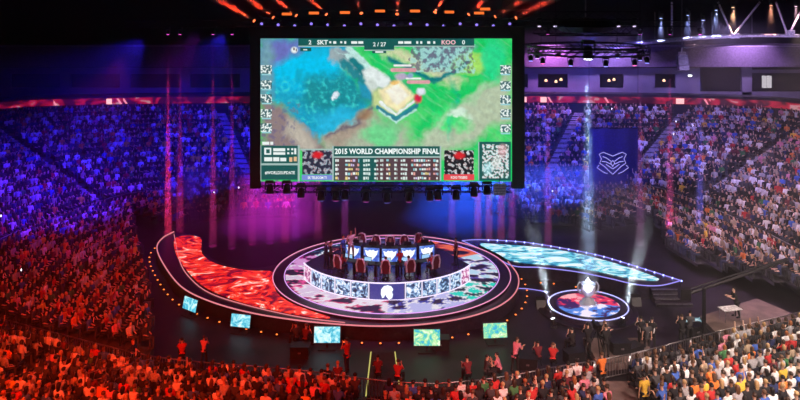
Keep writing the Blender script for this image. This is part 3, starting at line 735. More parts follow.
# ------------------------------------------------------------------ players, booths
def facing_from(c, p): return math.atan2(c.y-p.y, c.x-p.x)-PI/2
def gaming_chair(loc, rz, label, group):
    t = empty('gaming_chair', loc, rz, label, 'chair', group)
    MB().box(-.25, .25, -.22, .26, .40, .50).build('seat', M_cl['maroon'], t)
    b = MB(); b.add([(-.24, -.26, .5), (.24, -.26, .5), (.27, -.30, .95), (.17, -.34, 1.28), (-.17, -.34, 1.28), (-.27, -.30, .95), (-.24, -.33, .5), (.24, -.33, .5), (.27, -.38, .95), (.17, -.42, 1.28), (-.17, -.42, 1.28), (-.27, -.38, .95)],
        [(0, 1, 2, 3, 4, 5), (11, 10, 9, 8, 7, 6)]+[(i, i+6, (i+1) % 6+6, (i+1) % 6) for i in range(6)])
    bk = b.build('backrest', M_cl['maroon'], t)
    MB().tube([(-.25, -.35, .5), (-.29, -.39, .95), (-.18, -.43, 1.30), (0, -.435, 1.34), (.18, -.43, 1.30), (.29, -.39, .95), (.25, -.35, .5)], .055, 6).build('trim', M_white, bk)['label'] = 'white arched edge trim'
    MB().tube([(0, 0, .1), (0, 0, .4)], .04, 8).build('pedestal', M_black, t)
    fb = MB()
    for k in range(5): a = 2*PI*k/5; fb.tube([(0, 0, .1), (.28*math.cos(a), .28*math.sin(a), .05)], .03, 5)
    fb.build('base', M_black, t)
    for s in (-1, 1): MB().box(s*.31-.03, s*.31+.03, -.15, .18, .62, .66).box(s*.30-.015, s*.30+.015, 0, .04, .44, .62).build('armrest', M_black, t)
    return t
places = ['leftmost', 'second from left', 'middle', 'fourth from left', 'rightmost']
for i, a in enumerate((236, 253, 269, 285, 303)):
    p = dpt(math.radians(a), 5.3, Z1)+DC; p.z = Z1; rz = facing_from(DC, p)
    gaming_chair(p, rz, 'maroon gaming chair with white trim, %s of the front row' % places[i], 'front row gaming chairs')
    make_person(POSES['leaning forward'], p, rz, 'white' if i % 2 else 'red', HAIR[i % 3][0], 0, label='player seated with back to the camera, %s of the front row' % places[i], group='front row players', legs=M_cl['black'], eyes=True)
    # desk with monitor in front of the player
    q = p+Vector((DC.x-p.x, DC.y-p.y, 0)).normalized()*.72
    d = empty('player_desk', q, rz, 'dark gaming desk before the %s front player' % places[i], 'desk', 'front row desks')
    MB().box(-.7, .7, -.3, .3, .70, .75).build('desktop', M_black, d)
    for sx in (-.62, .62): MB().box(sx-.03, sx+.03, -.28, .28, 0, .7).build('leg', M_black, d)
    mo = empty('computer_monitor', q+Vector((0, 0, .751)), rz, 'black computer monitor on the desk of the %s front player' % places[i], 'monitor', 'front row monitors')
    mo.location += Vector((DC.x-p.x, DC.y-p.y, 0)).normalized()*.1
    MB().box(-.3, .3, .0, .04, .05, .32).build('housing', M_black, mo)
    MB().box(-.28, .28, -.012, -.004, .07, .30).build('screen', glow('desk_screen_%d' % i, (.3, .55, .8), 1.2), mo)
    MB().box(-.12, .12, -.06, .08, 0, .015).box(-.03, .03, .01, .04, .015, .1).build('stand', M_black, mo)
BX = [(224, 2.75), (247, 3.05), (270, 3.2), (293, 3.05), (316, 2.75)]
BPX = [(357, 262), (372, 266), (390, 267.5), (408, 266), (425, 262)]
M_booth = led_mat('booth_led', [(.35, (.03, .05, .45)), (.5, (.08, .2, .75)), (.62, (.3, .5, 1))], 1.6, 1, 1.0)
M_shield = glow('shield_led', (.92, .97, 1), 1.25)
for i, (x, y) in enumerate(BPX):
    x = 390.0+(i-2)*18.3; y = (263, 265.5, 266.5, 265.5, 263)[i]
    p = P(x, y, Z1); rz = math.radians((i-2)*9)
    d = empty('team_booth', p, rz, 'blue team desk with white shield mark, %s of the five' % places[i], 'desk', 'shield-marked team desks')
    MB().box(-.52, .52, 0, .75, 0, 1.16).build('body', M_black, d)
    MB().box(-.52, .52, -.05, -.005, .05, 1.16).build('led_front', M_booth, d)
    MB().box(-.58, -.525, -.06, .75, 0, 1.22).build('side_panel', M_cl['navy'], d); MB().box(.525, .58, -.06, .75, 0, 1.22).build('side_panel', M_cl['navy'], d)
    e = MB(); disc_poly(e, [(-.44, 1.04), (-.24, .96), (-.12, 1.06), (0, 1.0), (.12, 1.06), (.24, .96), (.44, 1.04), (.36, .76), (.20, .56), (0, .36), (-.20, .56), (-.36, .76)], -.09, -.06)
    e.build('shield_mark', M_shield, d)['label'] = 'white winged shield mark'
    q = p+Vector((math.sin(-rz)*-1.25*-1, 1.25, 0)); q = p+Matrix.Rotation(rz, 3, 'Z') @ Vector((0, 1.2, .18))
    MBs = MB().box(-.55, .55, -.4, .5, 0, .18).build('seat_riser', M_stage); MBs.location = (q.x, q.y, Z1); MBs.rotation_euler = (0, 0, rz)
    tag(MBs, 'low black riser carrying the chair behind the %s team desk' % places[i], 'riser', 'risers behind the team desks')
    gaming_chair(q, rz+PI, 'gaming chair with white arched back behind the %s team desk' % places[i], 'rear row gaming chairs')
    make_person(POSES['both arms raised' if i == 2 else 'hands resting on the lap' if i % 2 else 'leaning forward'], q, rz+PI, ('white', 'dark grey', 'black', 'dark grey', 'red')[i], 'black', 3, label='player facing the camera behind the %s team desk' % places[i], legs=M_cl['black'], eyes=True)
    for s in (1,):
        mo = empty('computer_monitor', p+Matrix.Rotation(rz, 3, 'Z') @ Vector((0, .35, 1.161)), rz+PI, 'black monitor seen from behind on the %s shield-marked desk' % places[i], 'monitor')
        MB().box(-.26, .26, -.02, .02, .06, .30).build('housing', M_black, mo); MB().box(-.03, .03, .0, .03, 0, .1).box(-.1, .1, -.05, .05, 0, .012).build('stand', M_black, mo)
# people walking on the stage and deck
def stander(px, py, z, D, rz, cloth, hair, label, legs='black', scale=1.0, sk=0, long=False):
    return make_person(STAND[D], P(px, py, z), rz, cloth, hair, sk, long, M_cl[legs], label, None, True, True, scale)
pr_ = MB().box(-.45, .45, -.45, .45, 0, 1.1).build('pedestal', mat('pedestal_paint', (.35, .3, .4), .4)); pr_.location = P(351, 258, Z1); tag(pr_, 'square pedestal at the rear left of the player deck carrying a host', 'pedestal')
stander(351, 258, Z1+1.1, 'wave', PI, 'white', 'dark brown', 'host in white standing raised above the leftmost team desk, one arm lifted', 'light grey')
stander(326, 268, Z1, 'face', -1.2, 'navy', 'black', 'camera operator in navy at the left end of the player deck')
stander(331, 269, Z1, 'front', -1.4, 'dark grey', 'dark brown', 'crew member in dark grey beside the operator on the left of the deck')
stander(343, 262, Z1, 'down', -2.0, 'blue', 'black', 'crew member in blue behind the leftmost front player')
stander(456, 265, Z1, 'down', 1.8, 'maroon', 'black', 'coach in maroon standing at the right end of the front row')
stander(400, 274, Z1, 'front', .3, 'red', 'black', 'coach in red bending toward the middle front player', scale=.9)
# ------------------------------------------------------------------ trophy podium
pc = P(588, 305, .35); pc = Vector((pc.x, pc.y, 0))
pd = empty('trophy_podium', pc, 0, 'low round podium right of the stage with a red and blue LED disc', 'podium')
MB().lathe([(3.05, 0), (3.05, .10), (2.7, .12), (2.55, .34), (2.4, .36), (.05, .36)], 72).build('base', M_stage, pd)
MB().tube(ring_pts(0, 0, 2.45, .37, 72), .035, 6, True).build('ring_light', glow('ring_blue', (.45, .45, 1), 1.6), pd)['label'] = 'glowing blue-white ring'
def disc_led():
    from mathutils import noise
    n, k = 90, 16; vs = []; cols = []
    for j in range(k+1):
        r = .5+(1.95-.5)*j/k
        for i in range(n):
            a = 2*PI*i/n; x, y = r*math.cos(a), r*math.sin(a); vs.append((x, y, .37)); v = noise.fractal(Vector((x*1.1+9, y*1.3, .7)), 1, 2.1, 5)
            c = (.85, .03, .12) if y > -.15+.2*math.sin(x*2) else (.08, .25, .8)
            if v > .16: c = (.95, .85, 1) if y < .3 else (1, .45, .5)
            elif v < -.2: c = (.05, .01, .12)
            cols.append((*c, 1))
    fs = [(j*n+i, j*n+(i+1) % n, (j+1)*n+(i+1) % n, (j+1)*n+i)[::-1] for j in range(k) for i in range(n)]
    me = bpy.data.meshes.new('led_disc'); me.from_pydata(vs, [], fs); at = me.color_attributes.new('Col', 'FLOAT_COLOR', 'POINT'); at.data.foreach_set('color', np.array(cols, dtype=np.float32).ravel())
    me.materials.append(attr_mat('disc_led', True, 1.0)); o = bpy.data.objects.new('led_disc', me); COL.objects.link(o); o.parent = pd; o['label'] = 'red and blue LED disc'
disc_led()
M_silver = mat('silver', (.85, .86, .9), .22, .6, var=.05)
tr = empty('trophy', pc+Vector((0, 0, .38)), 0, 'tall silver winged trophy cup gleaming in the light shaft on the podium', 'trophy')
MB().lathe([(.55, 0), (.55, .12), (.42, .16), (.36, .34), (.16, .42), (.12, .5)], 28).build('foot', M_silver, tr, True)
MB().lathe([(.12, .5), (.26, .58), (.42, .8), (.47, 1.05), (.44, 1.28), (.46, 1.32), (.40, 1.32), (.36, 1.0), (.1, .7)], 28).build('cup', M_silver, tr, True)
for s in (-1, 1):
    MB().tube([(s*.4, 0, .72), (s*.62, 0, .9), (s*.66, 0, 1.2), (s*.52, 0, 1.45), (s*.42, 0, 1.3)], [.05, .06, .05, .035, .02], 7).build('handle', M_silver, tr, True)
MB().lathe([(.01, 1.32), (.07, 1.4), (.16, 1.5), (.05, 1.62), (.01, 1.72)], 10).build('finial', glow('finial_glint', (.8, .9, 1), 3.5), tr, True)['label'] = 'finial made to glow as a white glint'  # emission stands in for the glint of light on top of the cup
# stage lamps with shafts of light
def moving_head(name_label, loc, aim, col, power, deg, cat='stage light', lens=None, group=None, scale=1.0, hang=True, blend=.35, r=.08):
    t = empty('moving_head_light', loc, 0, name_label, cat, group); t.scale = (scale,)*3
    d = (Vector(aim)-Vector(loc)).normalized(); R = d.to_track_quat('-Z', 'Y').to_matrix().to_4x4(); s = 1 if hang else -1
    MB().box(-.16, .16, -.14, .14, s*.30-.05, s*.30+.06).build('base', M_black, t)
    MB().box(-.2, -.16, -.04, .04, min(0, s*.3), max(0, s*.3)).box(.16, .2, -.04, .04, min(0, s*.3), max(0, s*.3)).box(-.2, .2, -.04, .04, s*.27-.02, s*.27+.02).build('yoke', M_black, t)
    h = MB(); h.lathe([(.08, .2), (.13, .12), (.15, -.12), (.13, -.18)], 12); me = h.build('head', M_black, t, True); me.matrix_local = R
    l = MB().lathe([(.118, -.19), (.10, -.2), (.02, -.205)], 12).build('lens', lens or M_whiteglow, me)
    if power > 0: spot(Vector(loc)+d*.25*scale, aim, col, power, deg, blend, r, 'beam_light')
    return t
def smoke(a, b, r0, r1, dens, label, fade=0, name='beam_smoke'):  # smoke added only in the beam's cone so the shaft of light shows
    a, b = Vector(a), Vector(b); L = (b-a).length; prof = 12; n = 14; vs = []; fs = []
    mb = MB(); mb.lathe([(r1, -L), (r0+(r1-r0)*.5, -L*.5), (r0, 0)], n); o = mb.build(name, None); o.location = a
    o.rotation_euler = (b-a).to_track_quat('-Z', 'Y').to_euler()
    m = bpy.data.materials.new('smoke'); m.use_nodes = True; nt = m.node_tree; nt.nodes.remove(nt.nodes['Principled BSDF'])
    v = nt.nodes.new('ShaderNodeVolumeScatter'); v.inputs['Color'].default_value = (1, 1, 1, 1); v.inputs['Anisotropy'].default_value = 0
    v.inputs['Density'].default_value = dens
    if fade:   # smoke is thinned towards one end so the beam seems to fade there
        tc = nt.nodes.new('ShaderNodeTexCoord'); sx = nt.nodes.new('ShaderNodeSeparateXYZ'); mr = nt.nodes.new('ShaderNodeMapRange'); nt.links.new(tc.outputs['Object'], sx.inputs[0]); nt.links.new(sx.outputs['Z'], mr.inputs['Value'])
        mr.interpolation_type = 'SMOOTHSTEP'; mr.inputs['From Min'].default_value = -L; mr.inputs['From Max'].default_value = 0 if fade > 0 else -L*.12
        mr.inputs['To Min'].default_value = 0 if fade > 0 else dens; mr.inputs['To Max'].default_value = dens if fade > 0 else -fade*dens
        nt.links.new(mr.outputs[0], v.inputs['Density'])
    nt.links.new(v.outputs[0], nt.nodes['Material Output'].inputs['Volume']); o.data.materials.append(m)
    return tag(o, label, 'smoke', kind='stuff')
PODH = 16.2
moving_head('lamp in the round truss sending the tall white-blue shaft onto the trophy', pc+Vector((0, 0, PODH)), pc+Vector((0, 0, .4)), (.42, .62, 1), 130000*K, 4.4, r=.2, scale=2.2)
smoke(pc+Vector((0, 0, PODH-.9)), pc+Vector((0, 0, .45)), .28, .72, .16, 'tall smoky light shaft over the trophy', fade=-.22)
for (x, y, tx, ty, tz, lb) in ((553.5, 326, 537, 250, 2, 'floor lamp left of the podium throwing a pale shaft up and left'), (588, 330, 588, 275, 2, 'floor lamp in front of the podium aimed up at the trophy'), (622, 325, 640, 250, 2, 'floor lamp right of the podium throwing a pale shaft up and right')):
    p = P(x, y, .2); D_ = p.y; q = PY(tx, ty, p.y+.8)
    if x == 588: q = pc+Vector((0, 0, 1.8))
    moving_head(lb, p+Vector((0, 0, .25)), q, (.75, .85, 1), 24000*K if x != 588 else 8000*K, 12, lens=glow('floor_lens', (.85, .92, 1), 8), hang=False)
    smoke(p+Vector((0, 0, .5)), p+Vector((0, 0, .5))+(q-p).normalized()*(6.5 if x != 588 else 1.6), .12, .95 if x != 588 else .3, .10, 'pale smoky shaft from the '+lb.split(' throwing')[0].split(' aimed')[0], fade=1)
# dark speaker wedges beside the floor lamps
for x, y, lb in ((541, 308, 'left'), (636, 305, 'right')):
    w_ = MB(); w_.add([(-.3, -.25, 0), (.3, -.25, 0), (.3, .3, 0), (-.3, .3, 0), (-.3, -.05, .5), (.3, -.05, .5), (.3, .3, .6), (-.3, .3, .6)], [(0, 3, 2, 1), (4, 5, 6, 7), (0, 1, 5, 4), (1, 2, 6, 5), (2, 3, 7, 6), (3, 0, 4, 7)])
    o = w_.build('wedge_speaker', M_black); o.location = P(x, y, 0); tag(o, 'black wedge speaker on the floor %s of the trophy podium' % lb, 'speaker')
# ------------------------------------------------------------------ trusses
def truss(mb, a, b, s=.5, step=.7, r=.035):
    a, b = Vector(a), Vector(b); d = b-a; L = d.length; d.normalize(); u = d.cross(Vector((0, 0, 1))); u = u.normalized() if u.length > .01 else Vector((1, 0, 0)); v = u.cross(d)
    cs = [(u*i+v*j)*s/2 for i, j in ((-1, -1), (1, -1), (1, 1), (-1, 1))]
    for c in cs: mb.tube([a+c, b+c], r, 5)
    n = max(1, int(L/step))
    for k in range(n):
        p, q = a+d*L*k/n, a+d*L*(k+1)/n
        for i in range(4): mb.tube([p+cs[i], q+cs[(i+1) % 4]] if k % 2 else [p+cs[(i+1) % 4], q+cs[i]], r*.6, 4)
    return mb
# round truss over the podium
rt_ = empty('round_truss', pc+Vector((0, 0, PODH)), 0, 'round black lighting truss hanging over the trophy podium', 'truss')
R1 = 3.35; tb = MB()
for r_, z_ in ((R1, 0), (R1+.4, 0), (R1, .42), (R1+.4, .42)): tb.tube(ring_pts(0, 0, r_, z_, 40), .04, 5, True)
for k in range(40):
    a, b = 2*PI*k/40, 2*PI*(k+1)/40; tb.tube([(R1*math.cos(a), R1*math.sin(a), 0), (R1*math.cos(b), R1*math.sin(b), .42)], .025, 4); tb.tube([((R1+.4)*math.cos(a), (R1+.4)*math.sin(a), 0), ((R1+.4)*math.cos(b), (R1+.4)*math.sin(b), .42)], .025, 4)
tb.build('ring', M_truss, rt_)
for k in range(4):
    a = PI/4+k*PI/2; MB().tube([((R1+.2)*math.cos(a), (R1+.2)*math.sin(a), .4), ((R1+.2)*math.cos(a), (R1+.2)*math.sin(a), 13.4)], .02, 4).build('cable', M_black, rt_)
truss(MB(), (-R1, 0, .2), (R1, 0, .2), .4).build('cross_truss', M_truss, rt_)
for k in range(11):
    a = 2*PI*k/11+.2; p = pc+Vector(((R1+.2)*math.cos(a), (R1+.2)*math.sin(a), PODH-.36))
    cl = [('violet', (.35, .25, 1), M_bluelamp), ('red', (1, .1, .3), glow('pink_lens', (1, .15, .4), 5))][k in (3, 6, 9)]
    moving_head('small %s lamp under the round truss, %s counting round from its right end' % (cl[0], ordn[k].replace('front', 'first')), p, p+Vector((0, 0, -5)), cl[1], 350*K if k % 3 == 0 else 0, 14, lens=cl[2], group='%s lamps under the round truss' % cl[0])
# big dark hoist frame above it
hf = empty('hoist_frame', pc+Vector((.2, 1.5, 17.6)), 0, 'dark rectangular motor and cable frame above the round truss', 'truss')
truss(truss(truss(MB(), (-3.2, -1, 0), (3.2, -1, 0), .7), (-3.2, 1.2, 0), (3.2, 1.2, 0), .7), (-3.2, -1, .9), (3.2, -1, .9), .5).build('frame', M_truss, hf)
MB().lathe([(.3, -.5), (1.6, -.35), (2.1, 0), (1.6, .4), (.4, .5)], 20, (0, 0, .2)).build('cable_drum', M_black, hf)
MB().tube([(0, 0, .5), (0, 0, 12)], .05, 5).build('cable', M_steel, hf)
for k in range(7):
    p = pc+Vector((-3+k*1.0, .4, 18.0)); moving_head('small lamp on the hoist frame above the round truss, %s from the left' % ordn[k].replace('front', 'first'), p, p+Vector((0, -2, -4)), (1, 1, 1), 0, 10, lens=glow('dim_lens', (.6, .5, .8), 1.5), group='lamps on the hoist frame')
# ------------------------------------------------------------------ giant screen
YSC = 3.0; MPP = (YSC-CY)/F; s0 = PY(260.5, 38.5, YSC); s1 = PY(512, 181.5, YSC)
gs = empty('giant_screen', (s0.x, YSC, s0.z), 0, 'giant rectangular video screen hanging over the stage showing a game match', 'screen')
U = lambda u: u*MPP        # one raster cell of the broadcast picture is MPP metres
def uv_box(mb, u0, u1, v0, v1, y0, y1): return mb.box(U(u0), U(u1), y0, y1, -U(v1), -U(v0))
GW, GH = 251.5, 143.0
uv_box(MB(), 0, GW, 0, GH, .02, .5).build('cabinet', M_black, gs)
fr = MB(); uv_box(fr, -10.5, -.1, -1, 150, -.05, .6); uv_box(fr, GW+.1, GW+12.5, -1, 150, -.05, .6); uv_box(fr, -10.5, GW+12.5, -12, -.1, -.08, .6)
fr.build('frame', mat('screen_frame', (.012, .008, .016), .7), gs)
def picture():
    from mathutils import noise
    nx, ny = 504, 287
    u = np.linspace(0, GW, nx)[None, :].repeat(ny, 0); v = np.linspace(0, GH, ny)[:, None].repeat(nx, 1)
    nz = np.zeros((ny, nx)); nz2 = np.zeros((ny, nx)); st = np.zeros((ny, nx))
    for j in range(ny):
        for i in range(nx):
            a, b = u[j, i], v[j, i]
            nz[j, i] = noise.fractal(Vector((a*.045, b*.045, 1)), 1, 2, 5); nz2[j, i] = noise.fractal(Vector((a*.2, b*.2, 7)), .8, 2, 3)
            st[j, i] = noise.fractal(Vector(((a+b)*.03, (a-b*1.4)*.16, 3)), .8, 2, 3)
    uu = u+nz*7+nz2*2; vv = v+nz*7-nz2*2
    C = np.zeros((ny, nx, 3)); C[:] = (.01, .66, .14)
    def blend(m, c, k=1.0): m = np.clip(m, 0, 1)*k; C[:] = C*(1-m[..., None])+np.array(c)*m[..., None]
    def poly(pts, c, soft=2.5, k=1.0):
        d = np.full((ny, nx), 1e9); inside = np.zeros((ny, nx), bool); n = len(pts)
        for q in range(n):
            (x1, y1), (x2, y2) = pts[q], pts[(q+1) % n]; ex, ey = x2-x1, y2-y1
            t = np.clip(((uu-x1)*ex+(vv-y1)*ey)/(ex*ex+ey*ey+1e-9), 0, 1); d = np.minimum(d, np.hypot(uu-x1-t*ex, vv-y1-t*ey))
            cnd = ((y1 > vv) != (y2 > vv)) & (uu < (x2-x1)*(vv-y1)/(y2-y1+1e-9)+x1); inside ^= cnd
        sd = np.where(inside, d, -d); blend(sd/soft*.5+.5, c, k)
    def blob(x, y, rx, ry, c, k=1.0, p=2.0):
        blend(1.3-((uu-x)/rx)**2-((vv-y)/ry)**2, c, k)
    def line(pts, wd, c, soft=1.5, k=1.0):
        for (x1, y1), (x2, y2) in zip(pts, pts[1:]):
            ex, ey = x2-x1, y2-y1; t = np.clip(((uu-x1)*ex+(vv-y1)*ey)/(ex*ex+ey*ey), 0, 1); blend((wd-np.hypot(uu-x1-t*ex, vv-y1-t*ey))/soft+.5, c, k)
    blend(nz*1.2+.1, (.12, .80, .20)); blend(nz2*.7, (.0, .42, .16), .6)
    # pale earth tracks on the right
    poly([(140, 10), (170, 22), (205, 42), (190, 48), (150, 28), (120, 14)], (.66, .72, .42), 4)
    poly([(252, 28), (252, 80), (215, 100), (180, 118), (150, 118), (170, 88), (205, 62), (235, 45)], (.50, .60, .42), 6)
    poly([(128, 84), (150, 92), (150, 120), (60, 120), (64, 100), (100, 72)], (.45, .52, .38), 6)
    blend(st*1.5-.1, (.45, .62, .50), .25)
    blob(190, 82, 18, 14, (.02, .85, .20), .9); line([(186, 20), (196, 60), (190, 100)], 1.5, (.0, .50, .30), 5, .6); line([(232, 40), (200, 70), (168, 96)], 3, (.55, .70, .50), 5, .6); blob(200, 76, 9, 6, (.75, .95, .8), .9)
    blob(205, 22, 24, 13, (.5, .85, .15), .8); blob(232, 20, 14, 22, (.02, .75, .3), .9); blob(120, 95, 22, 12, (.05, .8, .25), .7)
    # teal river and lake on the left
    poly([(0, 0), (95, 0), (92, 20), (80, 30), (96, 50), (110, 66), (84, 86), (64, 100), (46, 98), (20, 66), (0, 60)], (.01, .40, .62), 5)
    poly([(14, 24), (60, 8), (84, 22), (84, 40), (50, 48), (18, 46)], (.0, .60, .95), 7)
    poly([(0, 0), (48, 0), (30, 16), (6, 34), (0, 44)], (.16, .18, .55), 7)
    poly([(0, 0), (9, 0), (12, 30), (10, 60), (0, 62)], (.18, .38, .45), 5)
    poly([(44, 40), (92, 38), (106, 58), (80, 76), (50, 72), (36, 58)], (.01, .30, .36), 7)
    blend((nz2*1.3)*((uu < 96) & (vv > 42) & (vv < 84)), (.05, .62, .58), .8)
    poly([(56, 80), (84, 70), (100, 76), (70, 98), (58, 102)], (.02, .5, .78), 5)
    blob(72, 54, 6, 4, (.8, .9, 1), 1)
    # brown banks
    poly([(0, 62), (20, 66), (34, 82), (54, 96), (66, 112), (0, 112)], (.32, .24, .24), 4)
    poly([(28, 82), (44, 90), (54, 106), (44, 112), (26, 98)], (.55, .50, .42), 4)
    poly([(62, 104), (76, 96), (112, 68), (118, 78), (88, 100), (76, 110)], (.42, .34, .27), 4)
    line([(70, 102), (112, 72)], 2.0, (.2, .17, .2), 3); blend(nz2*1.8*((uu < 40) & (vv > 62)), (.12, .10, .22), .7)
    # stone stairway
    poly([(70, 14), (84, 12), (112, 34), (104, 40), (80, 28), (68, 22)], (.35, .45, .48), 3)
    line([(80, 14), (96, 22), (112, 36)], 3.2, (.55, .85, .82), 2)
    line([(86, 26), (104, 44)], 4, (.02, .25, .3), 3); blob(84, 14, 8, 4, (.2, .2, .28), .7)
    # bright tent-like building
    uu[:] = u+nz*1.5; vv[:] = v+nz2*1.2
    line([(88, 10), (104, 24), (116, 38)], 3.0, (.55, .85, .80), 2); line([(92, 22), (110, 40)], 3.4, (.01, .22, .25), 2.5)
    blob(124, 54, 26, 17, (.02, .28, .25), 1)
    poly([(102, 32), (112, 28), (122, 34), (130, 42), (124, 50), (106, 46)], (.82, .92, .90), 1.5); poly([(98, 44), (110, 48), (110, 62), (100, 58)], (.02, .34, .52), 1.5)
    poly([(104, 44), (112, 40), (118, 48), (112, 56)], (.65, .75, .7), 1.5)
    poly([(112, 52), (120, 50), (124, 66), (136, 76), (130, 80), (112, 66)], (.60, .72, .30), 2)
    poly([(118, 52), (138, 40), (154, 58), (138, 74), (124, 66)], (.96, .86, .50), 1.5); poly([(124, 52), (138, 45), (148, 57), (136, 67)], (1, .96, .80), 1.5)
    line([(120, 64), (136, 76), (153, 63)], 1.4, (.85, .95, .9), 1); line([(118, 69), (136, 81), (156, 67)], 2.2, (.02, .25, .32), 1.2); line([(120, 72), (136, 84), (156, 71)], .9, (.5, .85, .75), 1)
    blob(134, 44, 6, 3, (.98, .6, .15), .9); blob(157, 60, 4.5, 5.5, (.75, .02, .08), 1); blob(160, 53, 5, 4, (.8, .85, .95), 1); blob(104, 76, 9, 6, (.35, .2, .1), .8); blob(144, 38, 8, 3, (.45, .35, .7), .8)
    # dark ridge and rock cluster at the top right
    uu[:] = u+nz*4+nz2*2; vv[:] = v+nz*4
    line([(128, 20), (150, 31), (172, 43), (186, 38), (206, 22)], 2.2, (.0, .22, .24), 3)
    poly([(152, 6), (212, 6), (204, 18), (186, 33), (164, 32), (156, 16)], (.22, .45, .48), 4); blend(nz2*4*((uu > 150) & (uu < 212) & (vv < 34)), (.13, .10, .18), .8); blend(-nz2*4*((uu > 150) & (uu < 212) & (vv < 34)), (.45, .85, .8), .8)
    # health bars and figures near the building
    uu[:] = u; vv[:] = v
    line([(134, 27), (150, 27)], 1, (1, .95, .95), .8); line([(132, 31.5), (154, 31.5)], 2, (.75, .35, .4), .8); line([(148, 43.5), (168, 43.5)], 1.8, (.78, .38, .42), .8); line([(146, 40), (160, 40)], .8, (1, 1, 1), .8)
    blob(140, 38, 6, 4, (.6, .45, .65), .8); blob(150, 37, 3, 3, (.3, .4, .7), .8)
    C[:] *= (1+.18*nz2)[..., None]
    # information panels, scoreboard tiles and map
    rr = random.Random(3); hud_c, line_c, txt_c, mar_c = (.008, .11, .10), (.42, .58, .54), (.92, 1, .97), (.10, .05, .06)
    def rects(L_, c):
        for r in L_: C[(u >= r[0]) & (u < r[1]) & (v >= r[2]) & (v < r[3])] = c
    def tile(x0, x1, y0, y1, base, cols, fx=.55, seed=0, th=.02):
        for j in range(int(y0/GH*(ny-1)), min(ny, int(y1/GH*(ny-1))+1)):
            for i in range(int(x0/GW*(nx-1)), min(nx, int(x1/GW*(nx-1))+1)):
                q = noise.noise(Vector((u[j, i]*fx, v[j, i]*fx, seed))); k = noise.noise(Vector((u[j, i]*.33, v[j, i]*.33, seed+5)))
                C[j, i] = base if q < th else cols[int((k+1)*37) % len(cols)]
    rects([(38, 214, 0, 7.5), (104, 134, 0, 11.5), (112, 126, 12.5, 15), (1, 37.5, 107.5, 125), (1, 37.5, 127, 141.5), (73.5, 179.5, 108, 118), (219, 250.5, 103.5, 142.5), (40, 51, 9.5, 13), (73.5, 116, 119.5, 142.5)], hud_c)
    rects([(116, 179.5, 119.5, 142.5)], mar_c); rects([(75, 98, 119.5, 142.5), (128, 133, 119.5, 142.5)], (.10, .06, .07))
    tile(222, 248, 106, 139.5, (.03, .12, .10), [(.85, .95, .9), (.9, .95, .95), (.30, .75, .85), (.9, .95, .9), (.85, .25, .35), (.85, .92, .95), (.5, .85, .8)], .42, 2, -.06)
    for (x, y, c) in ((227, 130, (.45, .9, .95)), (242, 112, (.95, .5, .55)), (236, 124, (.9, .95, .92))): blob(x, y, 5, 7, c, .55)
    tile(42, 71.5, 112, 135.5, (.03, .03, .06), [(.5, .65, .7), (.12, .25, .3), (.6, .55, .6), (.25, .35, .5), (.4, .08, .1)], .30, 8, .08)
    tile(184, 213, 112, 135.5, (.015, .015, .02), [(.85, .85, .85), (.4, .65, .7), (.9, .9, .9), (.5, .15, .15), (.15, .15, .2)], .32, 14, .10)
    for (x, y) in ((57, 116.5), (199, 117)): blob(x, y, 6, 4, (.75, .02, .03), 1)
    rects([(41.5, 72, 136.2, 142)], (.22, .30, .75)); rects([(183.5, 214, 135.8, 142)], (.85, .07, .09))
    rects([(1, 37.5, 125, 127), (0, 1, 107, 142.5), (37.5, 39.5, 107, 142.5), (72, 73.5, 107.5, 142.5), (40, 73, 110.5, 111.8), (179.5, 181, 107.5, 142.5), (73.5, 179.5, 118, 119.3), (38, 104, 7.5, 8.3), (134, 214, 7.5, 8.3), (218, 219, 104, 142), (104, 134, 11.5, 12.3)], line_c)
    for k in range(5):
        v0 = 120.6+k*4.4
        for g0, g1, dens in ((75, 78.5, 1), (85, 99, .85), (103, 110, .9), (114, 118, .9), (120, 123, .9), (126, 130, .9), (134, 137, .9), (140.5, 147, .9), (151, 170, .85), (173, 178, .9)):
            x_ = g0
            while x_ < g1:
                w_ = rr.uniform(1.2, 2.4); pal = [txt_c]*4+[(.85, .4, .35), (.3, .7, .75), (.7, .6, .9), (.9, .75, .3)] if g0 in (85, 151, 75, 173, 126) else [(.75, .9, .85)]
                if rr.random() < dens: rects([(x_, min(g1, x_+w_), v0+rr.uniform(0, .6), v0+rr.uniform(2.2, 3.0))], rr.choice(pal))
                x_ += w_+.5
    rects([(69, 71, 3, 5), (73, 76, 3, 5.2), (80, 82, 3, 5), (84, 86, 2.8, 5.2), (91, 97, 2.8, 5.4), (98, 103, 3, 5.2), (138, 143, 2.8, 5.4), (144, 151, 3, 5.2), (156, 158, 2.8, 5.4), (160, 162, 3, 5.2), (167, 170, 3, 5.2), (173, 175, 3, 5.2), (43, 47, 10.6, 12), (115, 123, 13, 14.5),
         (4, 11, 109.5, 116.5), (13, 25, 110, 112.6), (13, 25, 114, 116.5), (27, 29, 110, 112), (31, 33, 110, 112), (27, 29, 114, 116), (31, 33, 114, 116), (34, 36, 110, 116), (4, 12, 119, 123), (13, 19, 119, 123), (20, 26, 119.5, 123), (2, 9, 103.5, 106.5), (10, 13, 103.5, 106.5)], txt_c)
    rects([(5.8, 9.2, 111, 115)], hud_c); rects([(29, 32, 119, 123.5), (33.5, 36.5, 118.5, 123)], (.9, .55, .3))
    for u0, vs_l in ((1, (27, 42, 56, 71, 85)), (240, (27, 43, 57, 71, 86))):
        for v0 in vs_l: tile(u0, u0+10, v0, v0+8, (.05, .15, .17), [txt_c], .5, v0, .02); rects([(u0+.5, u0+10, v0+8.4, v0+10)], (.35, .7, .75))
    blob(33.8, 11.5, 3.6, 3.4, (.95, 1, .98), 1, 2); rects([(33, 34.2, 9.5, 12), (35.4, 36.5, 10.5, 13)], mar_c)
